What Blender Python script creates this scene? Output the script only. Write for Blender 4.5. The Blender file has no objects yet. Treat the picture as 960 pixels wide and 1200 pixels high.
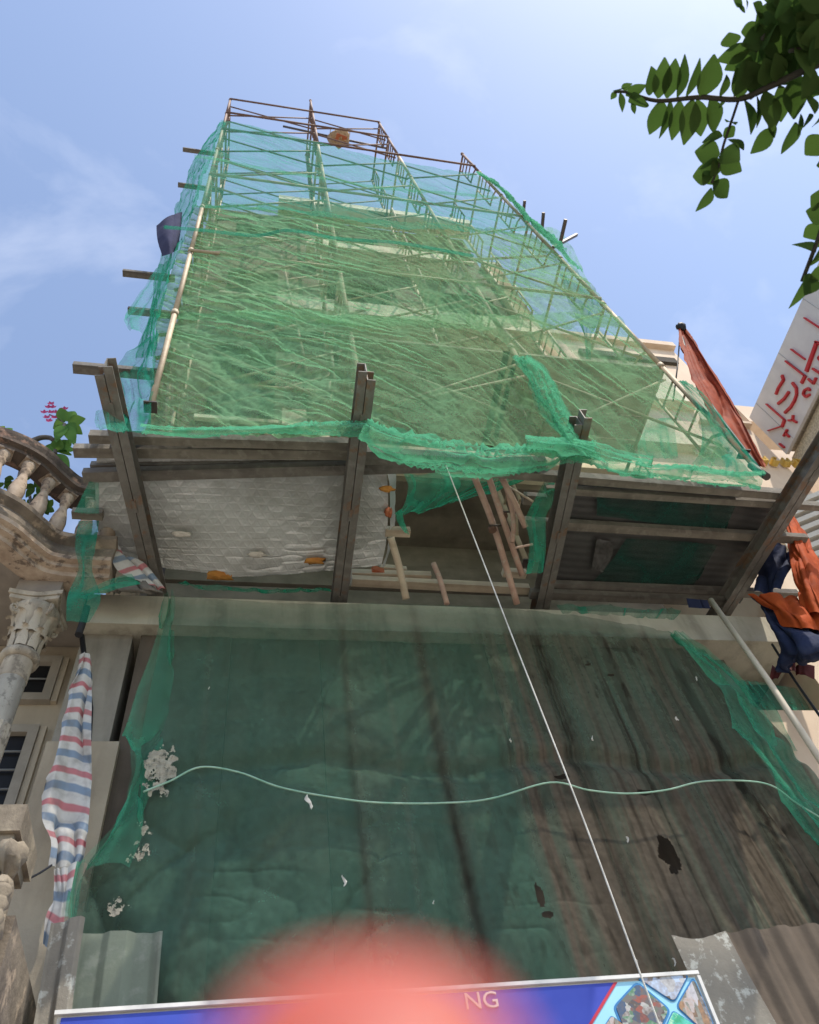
import bpy, math, random
import numpy as np
from mathutils import Vector, Matrix

random.seed(7)
SC = bpy.context.scene
COL = SC.collection

# ------------------------------------------------------------------ camera
F = 920.0                                     # focal length in photo pixels (960 x 1200 frame)
CX, CY = 480.0, 600.0
EYE = np.array([0.0, 0.0, 1.6])
def _ray(px, py):
    return np.array([(px - CX) / F, (py - CY) / F, 1.0])
_z = _ray(335, -50);  _z /= np.linalg.norm(_z)
_x = _ray(5127, 871); _x -= _z * np.dot(_x, _z); _x /= np.linalg.norm(_x)
_y = np.cross(_z, _x)
ROT = np.array([_x, _y, _z])
cam_d = bpy.data.cameras.new("camera")
cam = bpy.data.objects.new("camera", cam_d)
COL.objects.link(cam)
cam.matrix_world = Matrix((
    (ROT[0, 0], -ROT[0, 1], -ROT[0, 2], EYE[0]),
    (ROT[1, 0], -ROT[1, 1], -ROT[1, 2], EYE[1]),
    (ROT[2, 0], -ROT[2, 1], -ROT[2, 2], EYE[2]),
    (0, 0, 0, 1)))
cam_d.sensor_fit = 'VERTICAL'
cam_d.sensor_height = 36.0
cam_d.lens = F / 1200.0 * 36.0
cam_d.clip_start = 0.004
cam_d.clip_end = 3000.0
cam_d.dof.use_dof = True
cam_d.dof.focus_distance = 4.8
cam_d.dof.aperture_fstop = cam_d.lens / 5.4   # 5.4 mm opening
SC.camera = cam

# ------------------------------------------------------------------ light
SUN_AZ = math.radians(142.0)                  # clockwise from +Y: from the street side, right of the camera
SUN_EL = math.radians(60.0)
SUN_DIR = Vector((math.sin(SUN_AZ) * math.cos(SUN_EL), math.cos(SUN_AZ) * math.cos(SUN_EL), math.sin(SUN_EL)))
sun_d = bpy.data.lights.new("sun", 'SUN')
sun_d.energy = 2.8
sun_d.angle = math.radians(0.5)
sun_d.color = (1.0, 0.93, 0.82)
sun = bpy.data.objects.new("sun", sun_d)
COL.objects.link(sun)
sun.rotation_euler = (-SUN_DIR).to_track_quat('-Z', 'Y').to_euler()

W = bpy.data.worlds.new("World")
SC.world = W
W.use_nodes = True
nt = W.node_tree
nt.nodes.clear()
w_out = nt.nodes.new('ShaderNodeOutputWorld')
w_bg = nt.nodes.new('ShaderNodeBackground')
w_sky = nt.nodes.new('ShaderNodeTexSky')
w_sky.sky_type = 'NISHITA'
w_sky.sun_disc = False
w_sky.sun_elevation = SUN_EL
w_sky.sun_rotation = SUN_AZ
w_sky.air_density = 1.0
w_sky.dust_density = 0.9
w_sky.ozone_density = 1.6
w_bg.inputs['Strength'].default_value = 0.15
w_tc = nt.nodes.new('ShaderNodeTexCoord')
w_map = nt.nodes.new('ShaderNodeMapping')
w_map.inputs['Scale'].default_value = (2.4, 3.4, 2.6)
w_map.inputs['Rotation'].default_value = (0.3, 0.5, 0.9)
w_map.inputs['Location'].default_value = (6.85, 3.05, 10.5)
w_n = nt.nodes.new('ShaderNodeTexNoise')
w_n.inputs['Scale'].default_value = 1.7
w_n.inputs['Detail'].default_value = 7.0
w_n.inputs['Roughness'].default_value = 0.55
w_n.inputs['Distortion'].default_value = 0.35
w_r = nt.nodes.new('ShaderNodeValToRGB')
w_r.color_ramp.elements[0].position = 0.55
w_r.color_ramp.elements[0].color = (0.07, 0.07, 0.07, 1)
w_r.color_ramp.elements[1].position = 0.80
w_r.color_ramp.elements[1].color = (0.33, 0.33, 0.33, 1)
w_mix = nt.nodes.new('ShaderNodeMix')
w_mix.data_type = 'RGBA'
w_mix.inputs['B'].default_value = (4.6, 4.8, 5.4, 1)
L = nt.links.new
L(w_tc.outputs['Generated'], w_map.inputs['Vector'])
L(w_map.outputs['Vector'], w_n.inputs['Vector'])
L(w_n.outputs['Fac'], w_r.inputs['Fac'])
L(w_r.outputs['Color'], w_mix.inputs['Factor'])
L(w_sky.outputs['Color'], w_mix.inputs['A'])
L(w_mix.outputs['Result'], w_bg.inputs['Color'])
L(w_bg.outputs['Background'], w_out.inputs['Surface'])

SC.view_settings.view_transform = 'Standard'
SC.view_settings.look = 'None'
SC.view_settings.gamma = 1.0
SC.view_settings.use_curve_mapping = False
SC.view_settings.exposure = 0.8
if hasattr(SC, 'cycles'):
    SC.cycles.transparent_max_bounces = 24

# ------------------------------------------------------------------ pixel -> point on a real plane
def at(px, py, Y):
    d = ROT @ _ray(px, py); return EYE + d * (Y / d[1])
def atz(px, py, Z):
    d = ROT @ _ray(px, py); return EYE + d * ((Z - 1.6) / d[2])
def atx(px, py, X):
    d = ROT @ _ray(px, py); return EYE + d * (X / d[0])
def atd(px, py, D):
    d = ROT @ _ray(px, py); return EYE + d / np.linalg.norm(d) * D

# ------------------------------------------------------------------ noise
def _hash(ix, iy, seed):
    h = (ix.astype(np.int64) * 374761393 + iy.astype(np.int64) * 668265263 + seed * 974711) & 0xffffffff
    h = ((h ^ (h >> 13)) * 1274126177) & 0xffffffff
    return ((h ^ (h >> 16)) & 0xffff) / 65535.0
def vnoise(x, y, seed=0):
    x = np.asarray(x, float); y = np.asarray(y, float)
    ix = np.floor(x); iy = np.floor(y)
    fx = x - ix; fy = y - iy
    fx = fx * fx * fx * (fx * (fx * 6 - 15) + 10); fy = fy * fy * fy * (fy * (fy * 6 - 15) + 10)
    a = _hash(ix, iy, seed); b = _hash(ix + 1, iy, seed); c = _hash(ix, iy + 1, seed); d = _hash(ix + 1, iy + 1, seed)
    return (a * (1 - fx) + b * fx) * (1 - fy) + (c * (1 - fx) + d * fx) * fy
def fbm(x, y, seed=0, octv=4):
    s = 0; a = 0.5
    for k in range(octv):
        s = s + a * vnoise(x * 2 ** k, y * 2 ** k, seed + k * 17); a *= 0.5
    return s
def ridge(x, y, seed=0):
    n = 1 - np.abs(2 * vnoise(x, y, seed) - 1)
    return n * n * n

# ------------------------------------------------------------------ materials
def new_mat(name):
    m = bpy.data.materials.new(name); m.use_nodes = True
    n = m.node_tree; n.nodes.clear()
    o = n.nodes.new('ShaderNodeOutputMaterial')
    return m, n, o
def mat(name, c1, c2=None, scale=4.0, rough=0.8, bump=0.25, bscale=60.0, metal=0.0, stain=None, stain_amt=0.5,
        stain_scale=(5, 5, 0.6), spots=None, spot_amt=0.4, spot_scale=9.0, spec=0.3, ramp=(0.35, 0.65), sss=0.0):
    m, n, o = new_mat(name)
    c2 = c2 or tuple(x * 0.7 for x in c1)
    b = n.nodes.new('ShaderNodeBsdfPrincipled')
    tc = n.nodes.new('ShaderNodeTexCoord')
    def noise(s, det, vec=None, r=0.6):
        t = n.nodes.new('ShaderNodeTexNoise')
        t.inputs['Scale'].default_value = s; t.inputs['Detail'].default_value = det; t.inputs['Roughness'].default_value = r
        n.links.new(vec or tc.outputs['Object'], t.inputs['Vector'])
        return t.outputs['Fac']
    def ramped(fac, a, bb):
        r = n.nodes.new('ShaderNodeMapRange')
        r.inputs['From Min'].default_value = a; r.inputs['From Max'].default_value = bb
        n.links.new(fac, r.inputs['Value']); return r.outputs['Result']
    def mix(fac, A, B):
        x = n.nodes.new('ShaderNodeMix'); x.data_type = 'RGBA'
        n.links.new(fac, x.inputs['Factor'])
        for key, v in (('A', A), ('B', B)):
            if isinstance(v, tuple): x.inputs[key].default_value = (*v, 1)
            else: n.links.new(v, x.inputs[key])
        return x.outputs['Result']
    col = mix(ramped(noise(scale, 6), *ramp), c1, c2)
    def times(f, k):
        mu = n.nodes.new('ShaderNodeMath'); mu.operation = 'MULTIPLY'; mu.inputs[1].default_value = k
        n.links.new(f, mu.inputs[0]); return mu.outputs[0]
    if stain:
        mp = n.nodes.new('ShaderNodeMapping'); mp.inputs['Scale'].default_value = stain_scale
        n.links.new(tc.outputs['Object'], mp.inputs['Vector'])
        col = mix(times(ramped(noise(1.0, 5, mp.outputs['Vector']), 0.48, 0.68), stain_amt), col, stain)
    if spots:
        col = mix(times(ramped(noise(spot_scale, 5, None, 0.65), 0.54, 0.62), spot_amt), col, spots)
    n.links.new(col, b.inputs['Base Color'])
    b.inputs['Roughness'].default_value = rough
    b.inputs['Metallic'].default_value = metal
    b.inputs['Specular IOR Level'].default_value = spec
    if sss:
        b.inputs['Subsurface Weight'].default_value = sss
        b.inputs['Subsurface Radius'].default_value = (0.006, 0.002, 0.001)
        b.inputs['Subsurface Scale'].default_value = 1.0
    if bump:
        bn = n.nodes.new('ShaderNodeBump'); bn.inputs['Strength'].default_value = bump; bn.inputs['Distance'].default_value = 0.01
        n.links.new(noise(bscale, 6), bn.inputs['Height'])
        n.links.new(bn.outputs['Normal'], b.inputs['Normal'])
    n.links.new(b.outputs['BSDF'], o.inputs['Surface'])
    return m

def net_mat(name, green, dens, dirt=(0.085, 0.065, 0.045), fold_gain=0.35, dirt_gain=0.4, trans=0.5, weave=1.0):
    """woven debris net: part of each patch is open, folds stack the cloth"""
    m, n, o = new_mat(name)
    tc = n.nodes.new('ShaderNodeTexCoord')
    at_f = n.nodes.new('ShaderNodeAttribute'); at_f.attribute_name = 'fold'
    at_d = n.nodes.new('ShaderNodeAttribute'); at_d.attribute_name = 'dirt'
    nz = n.nodes.new('ShaderNodeTexNoise'); nz.inputs['Scale'].default_value = 3.0; nz.inputs['Detail'].default_value = 5
    n.links.new(tc.outputs['Object'], nz.inputs['Vector'])
    nz2 = n.nodes.new('ShaderNodeTexNoise'); nz2.inputs['Scale'].default_value = 90.0; nz2.inputs['Detail'].default_value = 3
    n.links.new(tc.outputs['Object'], nz2.inputs['Vector'])
    def mth(op, a, b):
        x = n.nodes.new('ShaderNodeMath'); x.operation = op
        for i, v in enumerate((a, b)):
            if isinstance(v, (int, float)): x.inputs[i].default_value = v
            else: n.links.new(v, x.inputs[i])
        return x.outputs[0]
    f = mth('ADD', dens, mth('MULTIPLY', at_f.outputs['Fac'], fold_gain))
    f = mth('ADD', f, mth('MULTIPLY', at_d.outputs['Fac'], dirt_gain))
    f = mth('ADD', f, mth('MULTIPLY', mth('SUBTRACT', nz.outputs['Fac'], 0.5), 0.35))
    f = mth('ADD', f, mth('MULTIPLY', mth('SUBTRACT', nz2.outputs['Fac'], 0.5), 0.45 * weave))
    cl = n.nodes.new('ShaderNodeClamp'); n.links.new(f, cl.inputs['Value'])
    cl.inputs['Min'].default_value = 0.08; cl.inputs['Max'].default_value = 0.97
    def mixc(fac, A, B):
        x = n.nodes.new('ShaderNodeMix'); x.data_type = 'RGBA'
        n.links.new(fac, x.inputs['Factor'])
        for key, v in (('A', A), ('B', B)):
            if isinstance(v, tuple): x.inputs[key].default_value = (*v, 1)
            else: n.links.new(v, x.inputs[key])
        return x.outputs['Result']
    g2 = tuple(min(1, c * k) for c, k in zip(green, (1.7, 1.25, 1.3)))
    col = mixc(nz.outputs['Fac'], green, g2)
    col = mixc(at_d.outputs['Fac'], col, dirt)
    at_m = n.nodes.new('ShaderNodeAttribute'); at_m.attribute_name = 'mud'
    col = mixc(at_m.outputs['Fac'], col, (.026, .021, .016))
    nz3 = n.nodes.new('ShaderNodeTexNoise'); nz3.inputs['Scale'].default_value = 30.0; nz3.inputs['Detail'].default_value = 6
    n.links.new(tc.outputs['Object'], nz3.inputs['Vector'])
    mr = n.nodes.new('ShaderNodeMapRange'); mr.inputs['From Min'].default_value = .3; mr.inputs['From Max'].default_value = .7
    mr.inputs['To Min'].default_value = .84; mr.inputs['To Max'].default_value = 1.14
    n.links.new(nz3.outputs['Fac'], mr.inputs['Value'])
    hs = n.nodes.new('ShaderNodeHueSaturation'); n.links.new(col, hs.inputs['Color']); n.links.new(mr.outputs[0], hs.inputs['Value']); col = hs.outputs['Color']
    df = n.nodes.new('ShaderNodeBsdfDiffuse'); n.links.new(col, df.inputs['Color'])
    tl = n.nodes.new('ShaderNodeBsdfTranslucent'); n.links.new(col, tl.inputs['Color'])
    mx = n.nodes.new('ShaderNodeMixShader'); mx.inputs['Fac'].default_value = trans
    n.links.new(df.outputs[0], mx.inputs[1]); n.links.new(tl.outputs[0], mx.inputs[2])
    tr = n.nodes.new('ShaderNodeBsdfTransparent')
    m2 = n.nodes.new('ShaderNodeMixShader')
    n.links.new(cl.outputs[0], m2.inputs['Fac'])
    n.links.new(tr.outputs[0], m2.inputs[1]); n.links.new(mx.outputs[0], m2.inputs[2])
    n.links.new(m2.outputs[0], o.inputs['Surface'])
    return m

def stripe_mat(name, stops, reps, rough=0.5, spec=0.3, transl=0.25):
    """printed stripes across the cloth (uv v in metres)"""
    m, n, o = new_mat(name)
    tc = n.nodes.new('ShaderNodeTexCoord'); sp = n.nodes.new('ShaderNodeSeparateXYZ')
    n.links.new(tc.outputs['UV'], sp.inputs[0])
    mu = n.nodes.new('ShaderNodeMath'); mu.operation = 'MULTIPLY'; mu.inputs[1].default_value = reps
    n.links.new(sp.outputs['Y'], mu.inputs[0])
    fr = n.nodes.new('ShaderNodeMath'); fr.operation = 'FRACT'; n.links.new(mu.outputs[0], fr.inputs[0])
    r = n.nodes.new('ShaderNodeValToRGB'); r.color_ramp.interpolation = 'LINEAR'
    e = r.color_ramp.elements
    e[0].position = stops[0][0]; e[0].color = (*stops[0][1], 1)
    e[1].position = stops[1][0]; e[1].color = (*stops[1][1], 1)
    for p, c in stops[2:]:
        k = e.new(p); k.color = (*c, 1)
    n.links.new(fr.outputs[0], r.inputs['Fac'])
    nz = n.nodes.new('ShaderNodeTexNoise'); nz.inputs['Scale'].default_value = 14; nz.inputs['Detail'].default_value = 6
    n.links.new(tc.outputs['Object'], nz.inputs['Vector'])
    mr = n.nodes.new('ShaderNodeMapRange'); mr.inputs['From Min'].default_value = .45; mr.inputs['From Max'].default_value = .75; mr.inputs['To Max'].default_value = .62
    n.links.new(nz.outputs['Fac'], mr.inputs['Value'])
    mx = n.nodes.new('ShaderNodeMix'); mx.data_type = 'RGBA'; mx.inputs['B'].default_value = (.22, .2, .17, 1)
    n.links.new(mr.outputs[0], mx.inputs['Factor']); n.links.new(r.outputs['Color'], mx.inputs['A'])
    df = n.nodes.new('ShaderNodeBsdfPrincipled'); n.links.new(mx.outputs['Result'], df.inputs['Base Color'])
    df.inputs['Roughness'].default_value = rough; df.inputs['Specular IOR Level'].default_value = spec
    tl = n.nodes.new('ShaderNodeBsdfTranslucent'); n.links.new(mx.outputs['Result'], tl.inputs['Color'])
    ms = n.nodes.new('ShaderNodeMixShader'); ms.inputs['Fac'].default_value = transl
    n.links.new(df.outputs[0], ms.inputs[1]); n.links.new(tl.outputs[0], ms.inputs[2])
    n.links.new(ms.outputs[0], o.inputs['Surface'])
    return m

def leaf_mat(name, c1, c2, tcol):
    m, n, o = new_mat(name)
    tc = n.nodes.new('ShaderNodeTexCoord')
    nz = n.nodes.new('ShaderNodeTexNoise'); nz.inputs['Scale'].default_value = 25; nz.inputs['Detail'].default_value = 4
    n.links.new(tc.outputs['Object'], nz.inputs['Vector'])
    oi = n.nodes.new('ShaderNodeObjectInfo')
    ad = n.nodes.new('ShaderNodeMath'); ad.operation = 'MULTIPLY_ADD'; ad.inputs[1].default_value = .5
    n.links.new(oi.outputs['Random'], ad.inputs[0]); 
    hf = n.nodes.new('ShaderNodeMath'); hf.operation = 'MULTIPLY'; hf.inputs[1].default_value = .5
    n.links.new(nz.outputs['Fac'], hf.inputs[0]); n.links.new(hf.outputs[0], ad.inputs[2])
    mx = n.nodes.new('ShaderNodeMix'); mx.data_type = 'RGBA'
    mx.inputs['A'].default_value = (*c1, 1); mx.inputs['B'].default_value = (*c2, 1)
    n.links.new(ad.outputs[0], mx.inputs['Factor'])
    p = n.nodes.new('ShaderNodeBsdfDiffuse'); n.links.new(mx.outputs['Result'], p.inputs['Color'])
    tl = n.nodes.new('ShaderNodeBsdfTranslucent'); tl.inputs['Color'].default_value = (*tcol, 1)
    ms = n.nodes.new('ShaderNodeMixShader'); ms.inputs['Fac'].default_value = .3
    n.links.new(p.outputs[0], ms.inputs[1]); n.links.new(tl.outputs[0], ms.inputs[2])
    n.links.new(ms.outputs[0], o.inputs['Surface'])
    return m

M = {}
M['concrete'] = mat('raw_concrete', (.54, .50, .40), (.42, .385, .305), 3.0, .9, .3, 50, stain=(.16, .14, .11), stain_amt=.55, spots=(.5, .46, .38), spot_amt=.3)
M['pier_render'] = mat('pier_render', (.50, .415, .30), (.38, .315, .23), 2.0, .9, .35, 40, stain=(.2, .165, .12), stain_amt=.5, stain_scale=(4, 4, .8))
M['concrete_mid'] = mat('mid_concrete', (.36, .325, .265), (.27, .24, .195), 3.0, .9, .35, 40, stain=(.12, .10, .08), stain_amt=.6)  # mid-tone concrete of the left column
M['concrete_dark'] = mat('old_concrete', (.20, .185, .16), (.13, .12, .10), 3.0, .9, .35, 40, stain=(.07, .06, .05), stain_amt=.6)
M['wall_up'] = mat('bare_render', (.22, .165, .10), (.11, .085, .055), 1.0, .9, .3, 30, stain=(.10, .09, .07), stain_amt=.5, stain_scale=(3, 3, .5))
M['slab'] = mat('pale_slab_edge', (.80, .72, .53), (.68, .60, .44), 4.0, .9, .2, 40, stain=(.25, .2, .15), stain_amt=.3)
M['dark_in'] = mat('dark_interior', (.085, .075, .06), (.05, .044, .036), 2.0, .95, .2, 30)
M['hole_board'] = mat('form_board', (.26, .215, .165), (.16, .135, .10), 3.0, .9, .2, 30, stain=(.06, .05, .04), stain_amt=.5, stain_scale=(.6, 3, 3))
M['steel'] = mat('dark_channel_steel', (.20, .185, .165), (.125, .115, .10), 5.0, .65, .25, 60, metal=.15, spots=(.20, .11, .06), spot_amt=.7, spot_scale=7, stain=(.34, .33, .30), stain_amt=.35, stain_scale=(9, 9, 9))
M['tube'] = mat('rusty_tube', (.50, .41, .28), (.36, .27, .18), 6.0, .65, .15, 80, metal=.1, spots=(.26, .13, .07), spot_amt=.5, spot_scale=5)
M['tube_dark'] = mat('dark_tube', (.10, .08, .07), (.07, .055, .05), 5.0, .6, .1, 60, metal=.2)
M['tube_red'] = mat('rusty_red_tube', (.55, .37, .29), (.38, .235, .18), 8.0, .7, .2, 70, spots=(.45, .38, .3), spot_amt=.6, spot_scale=14)
M['wood'] = mat('weathered_timber', (.25, .22, .18), (.15, .13, .105), 5.0, .85, .3, 50, stain=(.10, .085, .07), stain_amt=.7, stain_scale=(.8, 9, 9), spots=(.40, .37, .32), spot_amt=.22, spot_scale=11)
M['wood_pale'] = mat('pale_timber', (.58, .48, .36), (.44, .35, .26), 5.0, .85, .3, 50, stain=(.25, .19, .13), stain_amt=.5, stain_scale=(1, 9, 9))
M['wood_dark'] = mat('grey_timber', (.20, .18, .155), (.13, .115, .10), 5.0, .85, .3, 50, stain=(.06, .052, .048), stain_amt=.7, stain_scale=(.8, 9, 9), spots=(.33, .31, .28), spot_amt=.2, spot_scale=11)
M['foil'] = mat('silver_foil', (.68, .685, .67), (.54, .54, .525), 2.2, .42, .2, 40, metal=.4, stain=(.34, .33, .29), stain_amt=.5, stain_scale=(2, 2, 2), spec=.5)
M['tin'] = mat('grey_tin', (.125, .122, .118), (.085, .082, .08), 2.5, .5, .15, 30, metal=.3, stain=(.07, .065, .06), stain_amt=.6, stain_scale=(.6, 5, 5))
M['fence'] = mat('fence_tin', (.235, .265, .195), (.17, .19, .14), 2.2, .8, .2, 40, metal=0, stain=(.16, .155, .12), stain_amt=.7, spots=(.38, .38, .32), spot_amt=.3, spot_scale=7)
M['fence_r'] = mat('fence_tin_dirty', (.27, .245, .20), (.19, .17, .14), 2.2, .8, .3, 40, stain=(.12, .10, .08), stain_amt=.7, spots=(.55, .55, .49), spot_amt=.7, spot_scale=13)
M['ply'] = mat('brown_plywood', (.15, .115, .085), (.09, .07, .052), 2.0, .85, .2, 40, stain=(.05, .04, .03), stain_amt=.7, stain_scale=(6, 6, .35))
M['plaster'] = mat('broken_plaster', (.46, .41, .31), (.25, .225, .17), 18.0, .95, .8, 60, spots=(.06, .07, .05), spot_amt=.85, spot_scale=34)
M['pink'] = mat('cream_render', (.70, .56, .42), (.62, .48, .36), 2.0, .85, .1, 60, stain=(.5, .36, .26), stain_amt=.35)
M['pink_side'] = mat('ochre_render', (.52, .36, .22), (.42, .28, .17), 2.4, .9, .2, 40, stain=(.25, .17, .11), stain_amt=.4)
M['cream'] = mat('pale_render', (.70, .64, .48), (.60, .53, .39), 2.0, .85, .1, 60)
M['gold'] = mat('gold_letter', (.75, .55, .16), (.65, .45, .12), 9, .35, 0, metal=.6)
M['white_letter'] = mat('white_letter', (.8, .78, .72), None, 9, .5, 0)
M['sign_white'] = mat('sign_panel', (.62, .60, .60), (.55, .53, .54), 3, .5, .05, 60, stain=(.42, .41, .42), stain_amt=.3)
M['sign_seam'] = mat('sign_seam', (.42, .41, .42), None, 3, .6, 0)
M['sign_red'] = mat('sign_red', (.50, .03, .04), (.42, .02, .03), 6, .4, 0)
M['pebble'] = mat('pebble_dash', (.62, .56, .45), (.42, .37, .29), 45, .9, .6, 120, ramp=(.4, .6))
M['louvre'] = mat('louvre_white', (.74, .68, .58), (.64, .58, .49), 3, .7, .1, 50)
M['old_wall'] = mat('old_cream_wall', (.56, .48, .36), (.46, .39, .29), 1.6, .9, .2, 40, stain=(.28, .22, .16), stain_amt=.5, stain_scale=(2, 2, .5))
M['old_stone'] = mat('weathered_stone', (.27, .22, .165), (.13, .105, .08), 4.0, .95, .5, 40, stain=(.07, .055, .045), stain_amt=.85, stain_scale=(4, 4, 2.2), spots=(.55, .42, .3), spot_amt=.6, spot_scale=6)
M['rail_stone'] = mat('rail_stone', (.15, .11, .085), (.075, .058, .048), 5.0, .95, .5, 40, stain=(.05, .04, .035), stain_amt=.9, stain_scale=(4, 4, 3), spots=(.36, .22, .16), spot_amt=.7, spot_scale=8)
M['baluster'] = mat('baluster_stone', (.48, .38, .29), (.30, .22, .16), 9.0, .95, .4, 50, spots=(.1, .075, .06), spot_amt=.8, spot_scale=13)
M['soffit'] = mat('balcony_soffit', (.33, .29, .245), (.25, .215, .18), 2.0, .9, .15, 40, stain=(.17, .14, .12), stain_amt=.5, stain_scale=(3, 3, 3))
M['col_stone'] = mat('column_plaster', (.50, .44, .35), (.38, .33, .26), 5.0, .9, .35, 40, stain=(.17, .145, .115), stain_amt=.7, spots=(.14, .12, .095), spot_amt=.65, spot_scale=14)
M['frame_grey'] = mat('window_frame', (.40, .355, .29), (.30, .265, .215), 5, .7, .1, 60)
M['bar'] = mat('grille_bar', (.42, .43, .44), None, 5, .5, 0, metal=.4)
M['pane'] = mat('dark_pane', (.015, .016, .018), (.02, .02, .022), 3, .35, 0, spec=.15)
M['ped'] = mat('carved_stone', (.36, .30, .22), (.19, .155, .115), 7.0, .95, .5, 40, stain=(.11, .09, .07), stain_amt=.8, stain_scale=(6, 6, 2))
M['asphalt'] = mat('concrete_lane', (.37, .33, .27), (.30, .265, .215), 2, .95, .3, 100)
M['paving'] = mat('paving', (.38, .35, .31), (.30, .275, .24), 3, .9, .2, 60)
M['tarp_orange'] = mat('orange_tarp', (.46, .085, .022), (.33, .055, .014), 4, .75, .1, 60, stain=(.16, .03, .015), stain_amt=.4, stain_scale=(9, 9, 9), spec=.1)
M['flag'] = mat('red_orange_cloth', (.34, .066, .024), (.22, .038, .016), 5, .75, .1, 60, stain=(.15, .03, .02), stain_amt=.5, stain_scale=(14, 14, 2), spec=.1)
M['tarp_blue'] = mat('blue_tarp', (.022, .03, .07), (.012, .017, .042), 4, .8, .3, 60, stain=(.05, .055, .085), stain_amt=.5, stain_scale=(9, 9, 9), spec=.12)
M['tarp_purple'] = mat('dusty_blue_tarp', (.06, .062, .11), (.04, .042, .08), 5, .95, .2, 60, spec=.05)
M['maroon'] = mat('maroon_cloth', (.14, .03, .03), (.09, .02, .02), 5, .8, .2, 60)
M['rope_white'] = mat('white_rope', (.75, .72, .64), None, 20, .8, .3, 200)
M['rope_green'] = mat('green_rope', (.22, .42, .30), (.40, .55, .42), 12, .8, .3, 200)
M['pipe'] = mat('cream_pipe', (.62, .54, .42), (.54, .46, .35), 5, .5, .05, 60)
M['black'] = mat('black_rubber', (.02, .02, .022), None, 5, .6, .1, 60)
M['cable'] = mat('black_cable', (.03, .03, .035), None, 5, .6, 0)
M['basket'] = mat('woven_basket', (.45, .30, .17), (.28, .17, .09), 30, .9, .8, 90)
M['litter_white'] = mat('paper_scrap', (.75, .70, .62), None, 9, .8, .2, 60)
M['orange_scrap'] = mat('orange_peel_paint', (.62, .30, .07), (.5, .2, .05), 9, .8, .3, 60)
M['brick_scrap'] = mat('brick_red', (.45, .14, .06), (.36, .1, .05), 9, .9, .3, 60)
M['bark'] = mat('bark', (.10, .085, .065), (.06, .05, .04), 9, .9, .5, 60)
M['twig'] = mat('dark_twig', (.045, .04, .03), (.03, .028, .02), 9, .8, .2, 60)
M['stem_grey'] = mat('plumeria_stem', (.13, .11, .10), (.09, .075, .07), 9, .8, .3, 60)
M['leaf_dark'] = leaf_mat('leaf_dark', (.016, .034, .013), (.065, .10, .03), (.09, .17, .03))
M['leaf_plum'] = leaf_mat('leaf_plumeria', (.06, .14, .04), (.10, .20, .06), (.25, .42, .08))
M['petal'] = leaf_mat('petal', (.42, .05, .14), (.55, .10, .22), (.6, .1, .25))
M['skin'] = mat('finger_skin', (.43, .095, .065), (.38, .072, .05), 60, .5, .05, 300, sss=.6)
M['nail'] = mat('finger_nail', (.85, .5, .45), None, 60, .3, 0)
M['banner_blue'] = mat('banner_blue', (.035, .05, .36), (.06, .10, .50), 1.2, .45, .03, 20)
M['banner_cyan'] = mat('banner_cyan', (.30, .60, .75), (.36, .66, .80), 2, .45, 0)
M['banner_line'] = mat('banner_line', (.05, .22, .48), None, 2, .45, 0)
M['banner_red'] = mat('banner_red', (.55, .04, .07), None, 2, .45, 0)
M['banner_white'] = mat('banner_white', (.78, .76, .72), None, 5, .5, 0)
M['photo_d'] = mat('printed_green_photo', (.05, .35, .18), (.12, .55, .45), 18, .45, 0, ramp=(.4, .6), spots=(.6, .8, .5), spot_amt=.7, spot_scale=22)
def print_mat(name, sc, cols, seed):
    m, n, o = new_mat(name)
    tc = n.nodes.new('ShaderNodeTexCoord'); mp = n.nodes.new('ShaderNodeMapping'); mp.inputs['Scale'].default_value = sc; mp.inputs['Location'].default_value = (seed, seed, seed)
    n.links.new(tc.outputs['Object'], mp.inputs['Vector'])
    v = n.nodes.new('ShaderNodeTexVoronoi'); v.distance = 'MANHATTAN'; v.inputs['Scale'].default_value = 1.0; n.links.new(mp.outputs[0], v.inputs['Vector'])
    nz = n.nodes.new('ShaderNodeTexNoise'); nz.inputs['Scale'].default_value = 60; n.links.new(tc.outputs['Object'], nz.inputs['Vector'])
    sp = n.nodes.new('ShaderNodeSeparateColor'); n.links.new(v.outputs['Color'], sp.inputs[0])
    ad = n.nodes.new('ShaderNodeMath'); ad.operation = 'MULTIPLY_ADD'; ad.inputs[1].default_value = .3; n.links.new(nz.outputs['Fac'], ad.inputs[0]); n.links.new(sp.outputs[0], ad.inputs[2])
    sb = n.nodes.new('ShaderNodeMath'); sb.operation = 'SUBTRACT'; sb.inputs[1].default_value = .15; n.links.new(ad.outputs[0], sb.inputs[0])
    rr = n.nodes.new('ShaderNodeValToRGB'); e = rr.color_ramp.elements; k = len(cols)
    e[0].color = (*cols[0], 1); e[1].color = (*cols[-1], 1)
    for i in range(1, k - 1): q = e.new(i / (k - 1)); q.color = (*cols[i], 1)
    n.links.new(sb.outputs[0], rr.inputs['Fac'])
    b = n.nodes.new('ShaderNodeBsdfPrincipled'); b.inputs['Roughness'].default_value = .45; n.links.new(rr.outputs['Color'], b.inputs['Base Color']); n.links.new(b.outputs[0], o.inputs['Surface'])
    return m
M['photo_a'] = print_mat('printed_street_photo', (26, 26, 40), [(.05, .05, .05), (.30, .08, .05), (.13, .11, .10), (.05, .09, .16), (.10, .07, .05), (.45, .42, .4), (.08, .2, .1), (.16, .13, .12)], 1.3)
M['photo_b'] = print_mat('printed_house_photo', (22, 22, 15), [(.45, .55, .7), (.22, .15, .11), (.12, .09, .07), (.5, .5, .5), (.30, .24, .2), (.07, .05, .05)], 4.1)
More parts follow.
